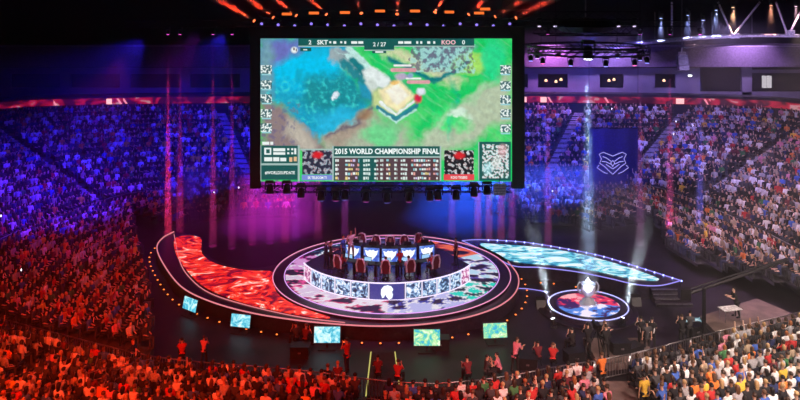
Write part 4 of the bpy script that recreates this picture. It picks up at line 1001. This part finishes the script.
    C[:] = np.clip(C, 0, 1)
    vs = np.stack([u*MPP, np.full_like(u, -.0), -v*MPP], -1).reshape(-1, 3)
    fs = [(j*nx+i, (j+1)*nx+i, (j+1)*nx+i+1, j*nx+i+1) for j in range(ny-1) for i in range(nx-1)]
    me = bpy.data.meshes.new('display'); me.from_pydata(vs.tolist(), [], fs); me.update()
    at = me.color_attributes.new('Col', 'FLOAT_COLOR', 'POINT'); at.data.foreach_set('color', np.concatenate([C.reshape(-1, 3), np.ones((nx*ny, 1))], 1).astype(np.float32).ravel())
    me.materials.append(attr_mat('broadcast_picture', True, .95)); o = bpy.data.objects.new('display', me); COL.objects.link(o); o.parent = gs
    o['label'] = 'lit picture of a green and blue game landscape'
picture()
M_txt = glow('hud_text', (.92, 1, .97), 1.0)
T = lambda u, v: Matrix.Translation((U(u), -.03, -U(v))) @ Matrix.Rotation(PI/2, 4, 'X')
for s_, u_, v_, sz, mt, sx, bd in (('2015 WORLD CHAMPIONSHIP FINAL', 126.5, 113, 7.4*MPP, M_txt, .86, .02), ('SKT', 62, 4, 6.0*MPP, M_txt, 1.05, .012), ('KOO', 188, 4, 6.0*MPP, glow('koo_pink', (1, .55, .6), 1), 1.05, .012), ('2', 49.5, 4, 6.0*MPP, M_txt, 1, .008), ('0', 203, 4, 6.0*MPP, M_txt, 1, .008),
        ('2 / 27', 119, 6, 5.6*MPP, M_txt, 1, .006), ('#WORLDSUPDATE', 19.5, 134.3, 4.2*MPP, M_txt, .84, .006), ('SK TELECOM T1', 57, 139.2, 3.4*MPP, M_txt, .8, .006), ('KOO TIGERS', 198.5, 139, 3.4*MPP, M_txt, .85, .006)):
    text_mesh('lettering', s_, sz, mt, T(u_, v_), gs, sx=sx, bold=bd*1.0)
for k in range(5): MB().tube([(U(10+k*58), .3, .6), (U(10+k*58), .3, 30-s0.z)], .03, 5).build('cable', M_black, gs)
# lighting bar under the screen with hanging lamps
def lamp_bar(nm, a, b, label, s=.45):
    o = truss(MB(), a, b, s).build(nm, M_truss); tag(o, label, 'truss'); return o
bz = PY(386, 189, YSC+.6)
lamp_bar('lighting_truss', (PY(262, 187, YSC+.6).x, YSC+.6, bz.z), (PY(512, 187, YSC+.6).x, YSC+.6, bz.z), 'long black lighting truss hanging directly under the giant screen')
for i, (x, y) in enumerate(((270, 190), (287, 190), (301, 194), (321, 197), (336, 197), (345, 196), (366, 198), (387, 199), (409, 198), (430, 197), (438, 196), (456, 196), (474, 193), (487, 191))):
    p = PY(x, y-1, YSC+.1); c_ = (.25, .2, 1) if i % 2 else (.9, .1, .7)
    moving_head('round-headed black lamp hanging below the screen, %s from its left end' % ordn[i].replace('front', 'first'), p, p+Vector((0, -1, -5)), c_, 0, 12, lens=glow('head_lens_%d' % i, c_, .6), scale=1.9, group=None)
# louvred white unit at the right lower corner
lu = empty('louvred_unit', PY(500, 190, YSC-.4), 0, 'small white louvred unit hanging at the lower right corner of the screen', 'unit')
MB().box(-.45, .45, 0, .3, -.42, .42).build('case', M_white, lu)
MB().tube([(0, .15, .42), (0, .15, 1.0)], .03, 5).build('bracket', M_black, lu)
for k in range(4): MB().box(-.42, .42, -.04, 0, -.32+k*.2, -.25+k*.2).build('louvre', mat('louvre_grey', (.4, .4, .5), .6), lu)
# two dark side hangings
# overhead rig with red beams
YR = 5.0
for zpx, x0, x1 in ((24, 255, 530), (14, 255, 530)):
    lamp_bar('lighting_truss', PY(x0, zpx, YR), PY(x1, zpx, YR), 'long dark lighting truss above the giant screen, %s of the pair' % ('lower' if zpx == 24 else 'upper'), .6)
reds = [((275, 19), (255, 3)), ((298, 17), (280, 2)), ((328, 16), (311, 0)), ((362, 15), (357, 0)), ((397, 16), (398, 0)), ((434, 14), (443, -1)), ((467, 16), (484, 0)), ((493, 18), (520, 1)), ((514, 19), (534, 8)), ((256, 22), (240, 12))]
M_rlens = glow('red_lens', (1, .16, .05), 2.5)
for i, (a, b) in enumerate(reds):
    p = PY(a[0], a[1], YR-.8); q = PY(b[0], b[1], YR-2.0)
    moving_head('moving head above the screen throwing a red shaft upward, %s from the left' % ordn[i].replace('front', 'first'), p, p+(q-p)*3, (1, .05, .02), 17000*K, 10, lens=M_rlens, hang=False, scale=1.1)
    smoke(p+(q-p).normalized()*.35, p+(q-p).normalized()*4.5,   .10, .50, .22, 'smoky red shaft above the screen, %s from the left' % ordn[i].replace('front', 'first'))
bl = MB().box(-.42, .42, -.06, .1, -.13, .13).mesh('housing'); bl.materials.append(M_black); bg = MB().box(-.38, .38, -.09, -.065, -.1, .1).mesh('strip'); bg.materials.append(glow('amber_strip', (1, .18, .03), 1.1))
for i, (x, y) in enumerate(((287, 14), (314, 13), (345, 12.5), (380, 11), (415, 11), (449, 12), (479, 13), (485, 9))):
    t = empty('blinder_light', PY(x, y, YR-.5), 0, 'amber glowing rectangular lamp on the rig above the screen, %s from the left' % ordn[i].replace('front', 'first'), 'stage light')
    for nm, me in (('housing', bl), ('strip', bg)): o = bpy.data.objects.new(nm, me); COL.objects.link(o); o.parent = t
for i in range(16):
    p = PY(262+i*16.5, 23+(i % 3), YR-.6); moving_head('small violet lamp on the rig above the screen, %s from the left' % ordn[i].replace('front', 'first'), p, p+Vector((0, -3, -1)), (.3, .2, 1), 0, 10, lens=glow('violet_lens%d' % i, (.3, .2, 1), 1.5), group='violet lamps on the rig above the screen', scale=.9)
# catwalk on the right with V struts and lamps
cw = empty('catwalk', (0, 0, 0), 0, 'long pale roof catwalk with V-shaped struts at the upper right', 'catwalk')
YC = 22.0; cwpts = [(610, 48), (632, 44), (660, 41.5), (700, 38), (735, 36), (770, 35.5), (805, 36), (850, 37)]
cp = [PY(x, y, YC) for x, y in cwpts]
dm = MB()
for a, b in zip(cp, cp[1:]):
    dm.add([(a.x, a.y-.5, a.z-.12), (b.x, b.y-.5, b.z-.12), (b.x, b.y+1.5, b.z-.12), (a.x, a.y+1.5, a.z-.12), (a.x, a.y-.5, a.z+.12), (b.x, b.y-.5, b.z+.12), (b.x, b.y+1.5, b.z+.12), (a.x, a.y+1.5, a.z+.12)], [(0, 3, 2, 1), (4, 5, 6, 7), (0, 1, 5, 4), (2, 3, 7, 6), (1, 2, 6, 5), (3, 0, 4, 7)])
dm.build('deck', M_beam, cw)
MB().tube([p+Vector((0, .5, -.9)) for p in cp], .12, 6).build('lower_chord', mat('dark_chord', (.1, .07, .12), .6), cw)
for (x, t1, t2) in ((672, None, 672), (733, 718, 760), (788, 776, 806)):
    base = PY(x, 36, YC-.3)
    for tx in (t1, t2):
        if tx is None: continue
        MB().tube([base, PY(tx, 2, YC-.3)], .1, 6).build('strut', M_beam, cw)
MB().box(PY(729, 36, YC).x, PY(737, 36, YC).x, YC-.6, YC-.2, PY(0, 38, YC).z, PY(0, 33, YC).z).build('gusset', M_beam, cw)
MB().box(PY(784, 34, YC).x, PY(792, 34, YC).x, YC-.6, YC-.2, PY(0, 36, YC).z, PY(0, 30, YC).z).build('gusset', M_beam, cw)
for k, x in enumerate((655, 690, 712, 752)): MB().tube([PY(x, 39, YC), PY(x, 12, YC)], .05, 5).build('post', M_steel, cw)
hb = truss(MB(), PY(610, 3, 21.7), PY(850, -1, 21.7), .5).build('lighting_truss', M_truss); tag(hb, 'dark lighting truss along the roof above the pale catwalk', 'truss')
for i, (x, y, c_, pw) in enumerate(((640, 22, (.3, .3, 1), 1500), (661, 16, (.4, .45, 1), 2600), (688, 13, (.35, .4, 1), 2600), (703, 18, (.4, .4, 1), 1200), (716, 8, (.4, .45, 1), 3000), (733, 5, (1, .55, .35), 2600), (771, 3, (1, .4, .3), 1800), (796, 4, (.9, .5, .6), 1200))):
    p = PY(x, y, 21.7); smoke(p+Vector((0, 0, -.25)), p+Vector((0, 0, -2.4)), .1, .55, .06, 'short smoky cone under the roof lamp, %s from the left' % ordn[i].replace('front', 'first'), fade=1); moving_head('roof lamp above the catwalk throwing a %s cone, %s from the left' % ('pale blue' if c_[2] == 1 else 'warm orange', ordn[i].replace('front', 'first')), p, p+Vector((0, 0, -6)), c_, pw*3.5*K, 26, lens=glow('roof_lens%d' % i, c_, 8), scale=1.2)
# hanging speaker cluster
sc_ = empty('speaker_cluster', PY(682, 52, 18), 0, 'pale loudspeaker cluster hanging on a cable in front of the suites', 'speaker')
MB().tube([(0, 0, .3), (0, 0, 30-sc_.location.z)], .035, 5).build('cable', M_steel, sc_)
for k in range(3):
    M_ = Matrix.Translation((0, -.08*k*k, -.5-k*.5)) @ Matrix.Rotation(-.12*k, 4, 'X'); MB().box(-.45, .45, -.3, .3, -.22, .22, M_).build('cabinet', mat('pale_cabinet%d' % k, (.16, .16, .2), .5), sc_)
MB().box(-.3, .3, -.2, .2, -.28, 0).box(-.05, .05, -.05, .05, 0, .4).build('frame', M_steel, sc_)
# two small work lamps on the back wall
for x, y in ((544, 48), (610, 50), (619, 53), (690, 76)):
    p = PY(x, y, YS-1.9); lp = MB().lathe([(.2, .1), (.22, 0), (.05, -.08)], 10).build('work_lamp', glow('work_glow', (.9, .95, .9), 5)); lp.location = p; tag(lp, 'small greenish white work lamp high on the dark rim above the suites', 'lamp', 'work lamps on the upper rim')
# ------------------------------------------------------------------ banner with crest
bp0, bp1 = PY(589, 128, 19.0), PY(638, 193, 19.0)
bn = empty('crest_banner', ((bp0.x+bp1.x)/2, 19.0, bp1.z), 0, 'dark blue hanging banner with a thin winged crest outline behind the stage', 'banner')
bw, bh = bp1.x-bp0.x, bp0.z-bp1.z
cb = MB(); n = 16
for i in range(n): x0, x1 = -bw/2+bw*i/n, -bw/2+bw*(i+1)/n; y0, y1 = .06*math.sin(i*.9), .06*math.sin((i+1)*.9); cb.add([(x0, y0, 0), (x1, y1, 0), (x1, y1, bh), (x0, y0, bh), (x0, y0+.03, 0), (x1, y1+.03, 0), (x1, y1+.03, bh), (x0, y0+.03, bh)], [(0, 1, 2, 3), (5, 4, 7, 6), (3, 2, 6, 7), (0, 4, 5, 1)])
cb.build('cloth', mat('banner_cloth', (.03, .03, .12), .8), bn)
MB().tube([(-bw/2-.1, 0, bh), (bw/2+.1, 0, bh)], .05, 6).build('top_bar', M_black, bn)
for s in (-1, 1): MB().tube([(s*bw/2, 0, bh), (s*bw/2, 0, 30-bp1.z)], .02, 4).build('cable', M_black, bn)
cr = MB(); cx_, cz_ = .0, bh*.42
for s in (-1, 1):
    for L_ in ([(0, .75), (.5, .95), (1.05, 1.15), (1.5, .95), (1.25, .45), (1.45, .0), (.9, -.35), (.3, -.9), (0, -1.15)], [(.2, .2), (.7, .55), (1.1, .7)], [(.2, -.1), (.75, .15), (1.2, .2)], [(0, -.6), (.45, -.3), (.75, -.1)], [(1.5, -.2), (1.75, -.45), (1.1, -.9), (.6, -1.1)], [(0, .3), (.22, .05), (0, -.35)]):
        cr.tube([(cx_+s*x*.85-.1, -.1, cz_+.25+z*.9) for x, z in L_], .04, 4)
cr.build('crest', glow('crest_line', (.45, .40, 1), .9), bn)['label'] = 'thin violet winged crest outline'
# ------------------------------------------------------------------ dark stage back: curtain-like low wall and vertical light shafts
M_vio = glow('violet_lens', (.9, .1, .7), 4)
sh = [(168, 243, (1, .03, .12), 5200), (180, 240, (1, .03, .2), 1500), (213, 246, (1, .05, .35), 2000), (232, 248, (.9, .04, .5), 1500), (252, 244, (1, .04, .4), 1600), (270, 243, (.8, .04, .6), 1500), (285, 242, (1, .05, .3), 1700), (296, 240, (.55, .08, 1), 1200), (318, 238, (1, .08, .45), 1400), (345, 236, (.8, .1, .8), 1200), (452, 236, (.6, .15, 1), 1400), (478, 240, (1, .12, .3), 1700), (489, 242, (1, .15, .35), 1500), (501, 241, (1, .1, .3), 1500), (512, 240, (.7, .1, .9), 1400), (548, 244, (.9, .12, .6), 1400), (640, 248, (.8, .1, .6), 1000), (670, 250, (1, .08, .35), 2600), (700, 256, (.12, .12, 1), 2600)]
lamp_bar('lighting_truss', (-21, 6.4, 17.5), (24, 6.4, 17.5), 'long dark lighting truss across the hall behind the screen')
for i, (x, y, c_, pw) in enumerate(sh):
    g = P(x, y, 0); top = Vector((g.x*1.0+(6.4-g.y)*0, 6.4, 16.85))
    top.x = CX+(x-400)*(6.4-CY)/F
    nm = '%s shaft behind the stage, %s from the left' % ('blue' if c_[2] == 1 and c_[0] < .2 else 'pink-red', ordn[i].replace('front', 'first'))
    moving_head('overhead lamp dropping a '+nm, top, g, c_, pw*62*K, 2.6, lens=M_vio, r=.06)
    smoke(top.lerp(g, .22), top.lerp(g, .99), .20, .36, .13, 'smoky '+nm, fade=-.08)
# big soft blue floods in the haze behind the stage
for x, y, z, t, c_, pw in ((10, 12, 16.5, (6, 14, 0), (.015, .10, 1), 110000), (4, 14, 16.5, (9, 20, 1), (.02, .16, 1), 110000), (-8, 12, 16.5, (-10, 12, 1), (.5, .02, .5), 90000), (18, 14, 17, (14, 17, 0), (.05, .10, 1), 80000)):
    spot((x, y, z), t, c_, pw*K, 34, .8)
bank = MB().box(-19, 21, 7.3, 17.5, .05, 4.2).build('smoke_bank', None); tag(bank, 'low bank of smoke hanging over the dark floor behind the stage', 'smoke', kind='stuff')
m = bpy.data.materials.new('smoke_bank'); m.use_nodes = True; nt = m.node_tree; nt.nodes.remove(nt.nodes['Principled BSDF'])
v = nt.nodes.new('ShaderNodeVolumeScatter'); v.inputs['Color'].default_value = (1, 1, 1, 1); v.inputs['Density'].default_value = .05
nt.links.new(v.outputs[0], nt.nodes['Material Output'].inputs['Volume']); bank.data.materials.append(m)
for a, t, c_, pw in (((-10, -8, 16.5), (-10, -5, 0), (1, .2, .4), 500), ((0, -8, 16.5), (0, -5, 1), (.8, .4, 1), 5500), ((3, -9, 16.5), (0, -14, 0), (.5, .1, .3), 900)):
    spot(a, t, c_, pw*K, 55, .7)
# ------------------------------------------------------------------ floor monitors
def floor_monitor(px, py, z, rz, wd, label, seed, tones):
    t = empty('floor_monitor', P(px, py, 0), rz, label, 'monitor'); t.location.z = 0
    h = wd*.58
    Mx = Matrix.Translation((0, 0, .35)) @ Matrix.Rotation(math.radians(-14), 4, 'X')
    MB().box(-wd/2-.05, wd/2+.05, 0, .1, -.05, h+.05, Mx).build('housing', M_black, t)
    MB().box(-wd/2, wd/2, -.02, -.003, 0, h, Mx).build('screen', led_mat('monitor_picture_%d' % seed, tones, 2.2, 1.2, 1.15, offs=(seed*3.1, 0, 0), detail=4), t)
    MB().box(-.5, .5, -.25, .45, 0, .05).box(-.06, .06, .08, .16, .05, .6).build('stand', M_black, t)
tA = [(.36, (.02, .35, .55)), (.46, (.1, .6, .75)), (.54, (.45, .85, .9)), (.64, (.8, 1, 1))]; tB = [(.36, (.02, .4, .7)), (.46, (.1, .65, .5)), (.54, (.45, .8, .35)), (.64, (.85, 1, .8))]
floor_monitor(189, 316, 0, math.radians(-38), 1.25, 'floor monitor left of the rest, turned aside below the lava wing', 1, tA)
floor_monitor(240, 333, 0, math.radians(-14), 1.2, 'floor monitor with pale cyan picture below the middle of the lava wing', 2, tA)
floor_monitor(327, 349, 0, 0, 1.45, 'floor monitor with pale blue picture beside the standing crew member', 3, tA)
floor_monitor(427, 352, 0, 0, 1.45, 'floor monitor with green and blue picture right of the striped ramp', 4, tB)
floor_monitor(495.5, 344, 0, math.radians(6), 1.35, 'floor monitor with yellow-green picture left of the trophy podium', 5, tB)
# ------------------------------------------------------------------ striped ramp (camera track)
rp = empty('camera_ramp', (0, 0, 0), 0, 'dark camera ramp with two glowing yellow-green edge lines reaching into the crowd', 'ramp')
a_, b_, c2, d_ = P(371, 352, .12), P(395, 352, .12), P(401, 396, .12), P(366, 396, .12)
MB().prism([a_, b_, c2, d_], .0, .1).build('deck', M_dark, rp)
for p, q in ((a_, d_), (b_, c2)): MB().tube([p, q], .035, 5).build('edge_line', glow('lime_line', (.65, .6, .15), .9), rp)
# ------------------------------------------------------------------ floor crew
def seated_crew(px, py, rz, cloth, hair, label, pose_='hands near the face', box=True, sk=0, legs='black'):
    p = P(px, py, 0)
    if box:
        c = empty('stool', p, rz, ' '.join(('black stool under '+label).split()[:16]), 'stool')
        MB().lathe([(.2, .38), (.22, .40), (.22, .43), (.02, .44)], 12).build('seat', M_black, c)
        for k in range(3): a = 2*PI*k/3; MB().tube([(.1*math.cos(a), .1*math.sin(a), .39), (.2*math.cos(a), .2*math.sin(a), 0)], .018, 5).build('leg', M_black, c)
    return make_person(POSES[pose_], p, rz, cloth, hair, sk, False, M_cl[legs], label, None, True, True)
seated_crew(182, 363, .3, 'red', 'black', 'crew member in red seated on the floor below the first floor monitor')
stander(204, 364, 0, 'face', -.3, 'pink', 'dark brown', 'crew member in pink standing next to the red seated one', scale=.85)
seated_crew(296, 346, .6, 'dark grey', 'black', 'crouched operator in dark grey left of the third floor monitor')
seated_crew(306, 348, -.5, 'maroon', 'brown', 'crouched operator in maroon left of the third floor monitor')
stander(347, 372, 0, 'face', .9, 'red', 'black', 'tall operator in red top and dark trousers standing right of the third floor monitor', legs='navy')
seated_crew(338, 389, .2, 'maroon', 'blond', 'seated operator in maroon at the barrier left of the ramp', 'leaning forward')
seated_crew(327, 392, -.3, 'black', 'brown', 'seated operator in black at the barrier left of the ramp', 'leaning forward')
seated_crew(378, 382, .1, 'maroon', 'black', 'operator in maroon seated on the left side of the striped ramp', 'leaning forward')
seated_crew(398, 386, -.4, 'red', 'dark brown', 'operator in red seated on the right side of the striped ramp')
seated_crew(468, 383, .3, 'maroon', 'black', 'crew member in maroon seated on the floor below the fourth floor monitor', 'leaning forward')
seated_crew(499, 379, 1.3, 'pink', 'black', 'crew member in pink seated sideways with arms forward below the fifth floor monitor', 'leaning forward')
seated_crew(487, 381, -1.3, 'dark grey', 'black', 'crew member in dark grey seated facing the one in pink')
stander(515, 372, 0, 'lean', -.8, 'pink', 'dark brown', 'crew member in pink top leaning over right of the seated pair')
seated_crew(538, 366, .2, 'maroon', 'black', 'crew member in maroon seated left of the camera platform')
seated_crew(553, 368, -.3, 'red', 'brown', 'crew member in red seated left of the camera platform')
# camera platform with crew before the podium
cpf = MB().prism([P(583, 344, 0), P(648, 344, 0), P(652, 366, 0), P(600, 372, 0)], 0, .35).build('camera_platform', M_cream); tag(cpf, 'low brown camera platform before the trophy podium', 'platform')
def camera(px, py, z, rz, label, bigh=1.25):
    t = empty('broadcast_camera', P(px, py, z), rz, label, 'camera')
    MB().box(-.14, .14, -.35, .3, bigh, bigh+.32).build('body', M_black, t); MB().lathe([(.09, 0), (.11, .3), (.12, .32)], 12).build('lens', M_black, t).matrix_local = Matrix.Translation((0, .28, bigh+.16)) @ Matrix.Rotation(-PI/2, 4, 'X')
    MB().box(-.1, .1, -.5, -.36, bigh+.2, bigh+.38).build('viewfinder', M_black, t)
    for k in range(3): a = 2*PI*k/3+.5; MB().tube([(0, 0, bigh), (.5*math.cos(a), .5*math.sin(a), 0)], .03, 5).build('leg', M_black, t)
stander(588, 356, .35, 'face', .2, 'black', 'black', 'camera operator in black on the brown camera platform, left one')
stander(606, 358, .35, 'face', .1, 'black', 'dark brown', 'camera operator in black on the brown camera platform, right one')
camera(597, 352, .35, .1, 'black broadcast camera between the two operators on the brown platform')
seated_crew(603, 345, -1.2, 'dark grey', 'brown', 'operator in dark grey sitting behind the camera platform', 'leaning forward')
seated_crew(572, 352, .4, 'black', 'black', 'operator in black sitting left of the camera platform')
def straps(p):
    sb = MB().tube([(-.12, .13, .92), (-.14, .0, 1.50), (-.12, -.14, .95)], .025, 5).tube([(.12, .13, .92), (.14, .0, 1.50), (.12, -.14, .95)], .025, 5).build('harness', M_white, p)
a1 = stander(641, 348, 0, 'face', .3, 'black', 'black', 'steadicam operator in black with white harness, left of the pair behind the barrier'); straps(a1)
a2 = stander(652, 349, 0, 'front', -.4, 'black', 'black', 'operator in black with white harness, right of the pair behind the barrier'); straps(a2)
stander(647, 353, 0, 'down', 0, 'dark grey', 'black', 'operator in dark grey standing in front of the harnessed pair')
stander(682, 346, 0, 'face', .3, 'black', 'dark brown', 'operator in black at the crane base right of the camera crew')
stander(690, 342, 0, 'front', -.3, 'dark grey', 'black', 'operator in dark grey at the crane base beside the brown riser')
# camera crane
ck = empty('camera_crane', P(704, 338, 0), 0, 'black camera crane with a long arm rising over the right-hand floor', 'crane')
MB().tube([(0, 0, 0), (0, 0, 2.9)], .12, 8).box(-.45, .45, -.4, .4, 0, .3).build('column', M_black, ck)
MB().tube([(-1.1, -.2, 2.6), (5.5, 1.5, 4.0)], .09, 6).tube([(-1.1, -.2, 2.85), (5.5, 1.5, 4.12)], .04, 6).build('arm', M_black, ck)
MB().box(-1.5, -.9, -.45, .05, 2.35, 2.95).build('counterweight', M_black, ck)
# brown riser at the right with tape, table and person
wp = MB().prism([P(700, 321, 0), P(757, 303, 0), P(800, 322, 0), P(790, 330, 0), P(722, 344, 0)], 0, .3).build('floor_riser', M_cream); tag(wp, 'brown floor riser with a white tape line at the right-hand side', 'riser')
tp = MB(); q0, q1 = P(716, 332, .31), P(780, 317, .31); dd = (q1-q0).normalized(); nn = Vector((-dd.y, dd.x, 0))*.06
tp.add([q0-nn, q1-nn, q1+nn, q0+nn]+[v+Vector((0, 0, .012)) for v in (q0-nn, q1-nn, q1+nn, q0+nn)], [(4, 5, 6, 7), (0, 1, 5, 4), (1, 2, 6, 5), (2, 3, 7, 6), (3, 0, 4, 7)]); tp.build('tape_line', M_tape, wp)['label'] = 'white tape line'
tb_ = empty('folding_table', P(730, 320, .3), .25, 'small white folding table on the back of the brown riser', 'table')
MB().box(-.6, .6, -.35, .35, .68, .72).build('tabletop', M_white, tb_)
for sx in (-.52, .52):
    for sy in (-.28, .28): MB().tube([(sx, sy, 0), (sx, sy, .68)], .02, 5).build('leg', M_steel, tb_)
stander(737, 317, .3, 'lean', 1.6, 'black', 'black', 'crew member in black bending over the small white table')
lt = MB()
for k in range(12):
    a, b = P(683+k*4.1, 323-k*.85, .0), P(686.4+k*4.1, 322.3-k*.85, .0); lt.box(min(a.x, b.x), max(a.x, b.x), a.y-.35, a.y+.1, .0, .12)
o = lt.build('lit_cable_tray', led_mat('tray_glow', [(.4, (.05, .15, .2)), (.5, (.4, .7, .8)), (.6, (.9, 1, 1))], 3, 1, .8)); tag(o, 'low row of pale cyan lit segments on the floor behind the brown riser', 'light strip')
# dark equipment cases on the floor
case_m = MB().box(-.5, .5, -.35, .35, 0, .6).box(-.52, .52, -.37, .37, .57, .63).mesh('flight_case'); case_m.materials.append(M_black)
for i, (x, y, rz, lb) in enumerate(((620, 352, .1, 'black flight case on the right part of the camera platform'), (633, 356, .5, 'black flight case beside the grey operator'), (695, 335, .2, 'black flight case between crane and brown riser'), (574, 362, .3, 'black flight case left of the camera platform'), (528, 368, -.2, 'black flight case between two seated crew members'), (440, 348, 0, 'black flight case right of the green-lit floor monitor'), (300, 356, 0, 'black flight case left of the tall operator'))):
    z = .35 if i == 0 else 0
    o = bpy.data.objects.new('flight_case', case_m); COL.objects.link(o); o.location = P(x, y, z); o.rotation_euler = (0, 0, rz); tag(o, lb, 'case')
    l = MB().box(-.08, .08, -.40, -.37, .28, .36).build('handle', M_steel, o)
# ------------------------------------------------------------------ crowd barrier
bseg = resample([Vector((p.x, p.y, 0)) for p in barrier], 28)
bars = MB()
wd = 1.0
bm_ = MB().tube([(0, 0, .02), (0, 0, 1.08)], .03, 6).tube([(1, 0, .02), (1, 0, 1.08)], .03, 6).tube([(0, 0, 1.1), (1, 0, 1.1)], .035, 6).tube([(0, 0, .15), (1, 0, .15)], .025, 5).mesh('barrier', True); bm_.materials.append(M_steel)
bn_ = MB()
for k in range(1, 12): bn_.tube([(k/12, 0, .15), (k/12, 0, 1.1)], .010, 4, caps=False)
bn_ = bn_.mesh('bars', True); bn_.materials.append(M_steel)
sub = []
for a, b in zip(bseg, bseg[1:]):
    sub.append((a, b))
for i, (a, b) in enumerate(sub):
    L_ = (b-a).length; px = proj(a.x, a.y, 1)[0]
    if px < -60 or px > 830: continue
    o = bpy.data.objects.new('crowd_barrier', bm_); COL.objects.link(o); o.location = a; o.rotation_euler = (0, 0, math.atan2(b.y-a.y, b.x-a.x)); o.scale = (L_-.06, 1, 1)
    nb = globals().get('nb', -1)+1
    tag(o, '%s steel crowd barrier panel before the near crowd, %s from the left' % ('red-lit' if px < 420 else 'plain', (ordn+['twentieth', 'twenty-first', 'twenty-second', 'twenty-third', 'twenty-fourth', 'twenty-fifth', 'twenty-sixth', 'twenty-seventh', 'twenty-eighth'])[nb].replace('front', 'first')), 'barrier', 'crowd barrier panels')
    q = bpy.data.objects.new('bars', bn_); COL.objects.link(q); q.parent = o
# gangway rails
for x, lb in ((VOMX[0], 'left'), (VOMX[1], 'right')):
    o = MB().tube([(x, -17.3, .55), (x, -17.3, 1.5), (x, -19.2, 1.5), (x, -19.2, .55)], .035, 6).tube([(x, -17.3, 1.05), (x, -19.2, 1.05)], .025, 6).build('gangway_rail', M_steel); tag(o, 'grey tube rail on the %s side of the gangway through the near crowd' % lb, 'rail')
for (x0, y0, x1, y1, lb) in ((45, 386, 70, 380, 'red-lit rail on an aisle in the near crowd at the lower left'), (85, 374, 106, 368, 'red-lit rail in the crowd above the lower left aisle'), (112, 372, 135, 362, 'short red-lit rail right of the lower left aisle'), (0, 394, 22, 390, 'red-lit rail at the lower left corner')):
    a, b = P(x0, y0, 2.6), P(x1, y1, 2.6)
    o = MB().tube([a-Vector((0, 0, 1.0)), a, b, b-Vector((0, 0, 1.0))], .035, 6).tube([a-Vector((0, 0, .4)), b-Vector((0, 0, .4))], .025, 6).build('aisle_rail', M_steel); tag(o, lb, 'rail')
o = make_person(STAND['down'], (12.0, -19.6, .55), .2, 'yellow', 'black', 1, False, M_cl['black'], 'person in yellow top standing in the gangway of the near crowd', None, True, True)
o = make_person(STAND['front'], (10.6, -17.4, .55), .3, 'orange', 'brown', 0, False, M_cl['black'], 'person in orange top at the head of the gangway', None, True, True)
# ------------------------------------------------------------------ haze
hz = MB().box(-50, 50, -30, 39, .02, 24).build('haze', None)
m = bpy.data.materials.new('haze'); m.use_nodes = True; nt = m.node_tree; nt.nodes.remove(nt.nodes['Principled BSDF'])
vs_ = nt.nodes.new('ShaderNodeVolumeScatter'); vs_.inputs['Density'].default_value = HAZE; vs_.inputs['Anisotropy'].default_value = .2; vs_.inputs['Color'].default_value = (1, 1, 1, 1)
nt.links.new(vs_.outputs[0], nt.nodes['Material Output'].inputs['Volume']); hz.data.materials.append(m)
tag(hz, 'thin theatrical haze filling the hall, catching the light shafts', 'haze', kind='stuff')
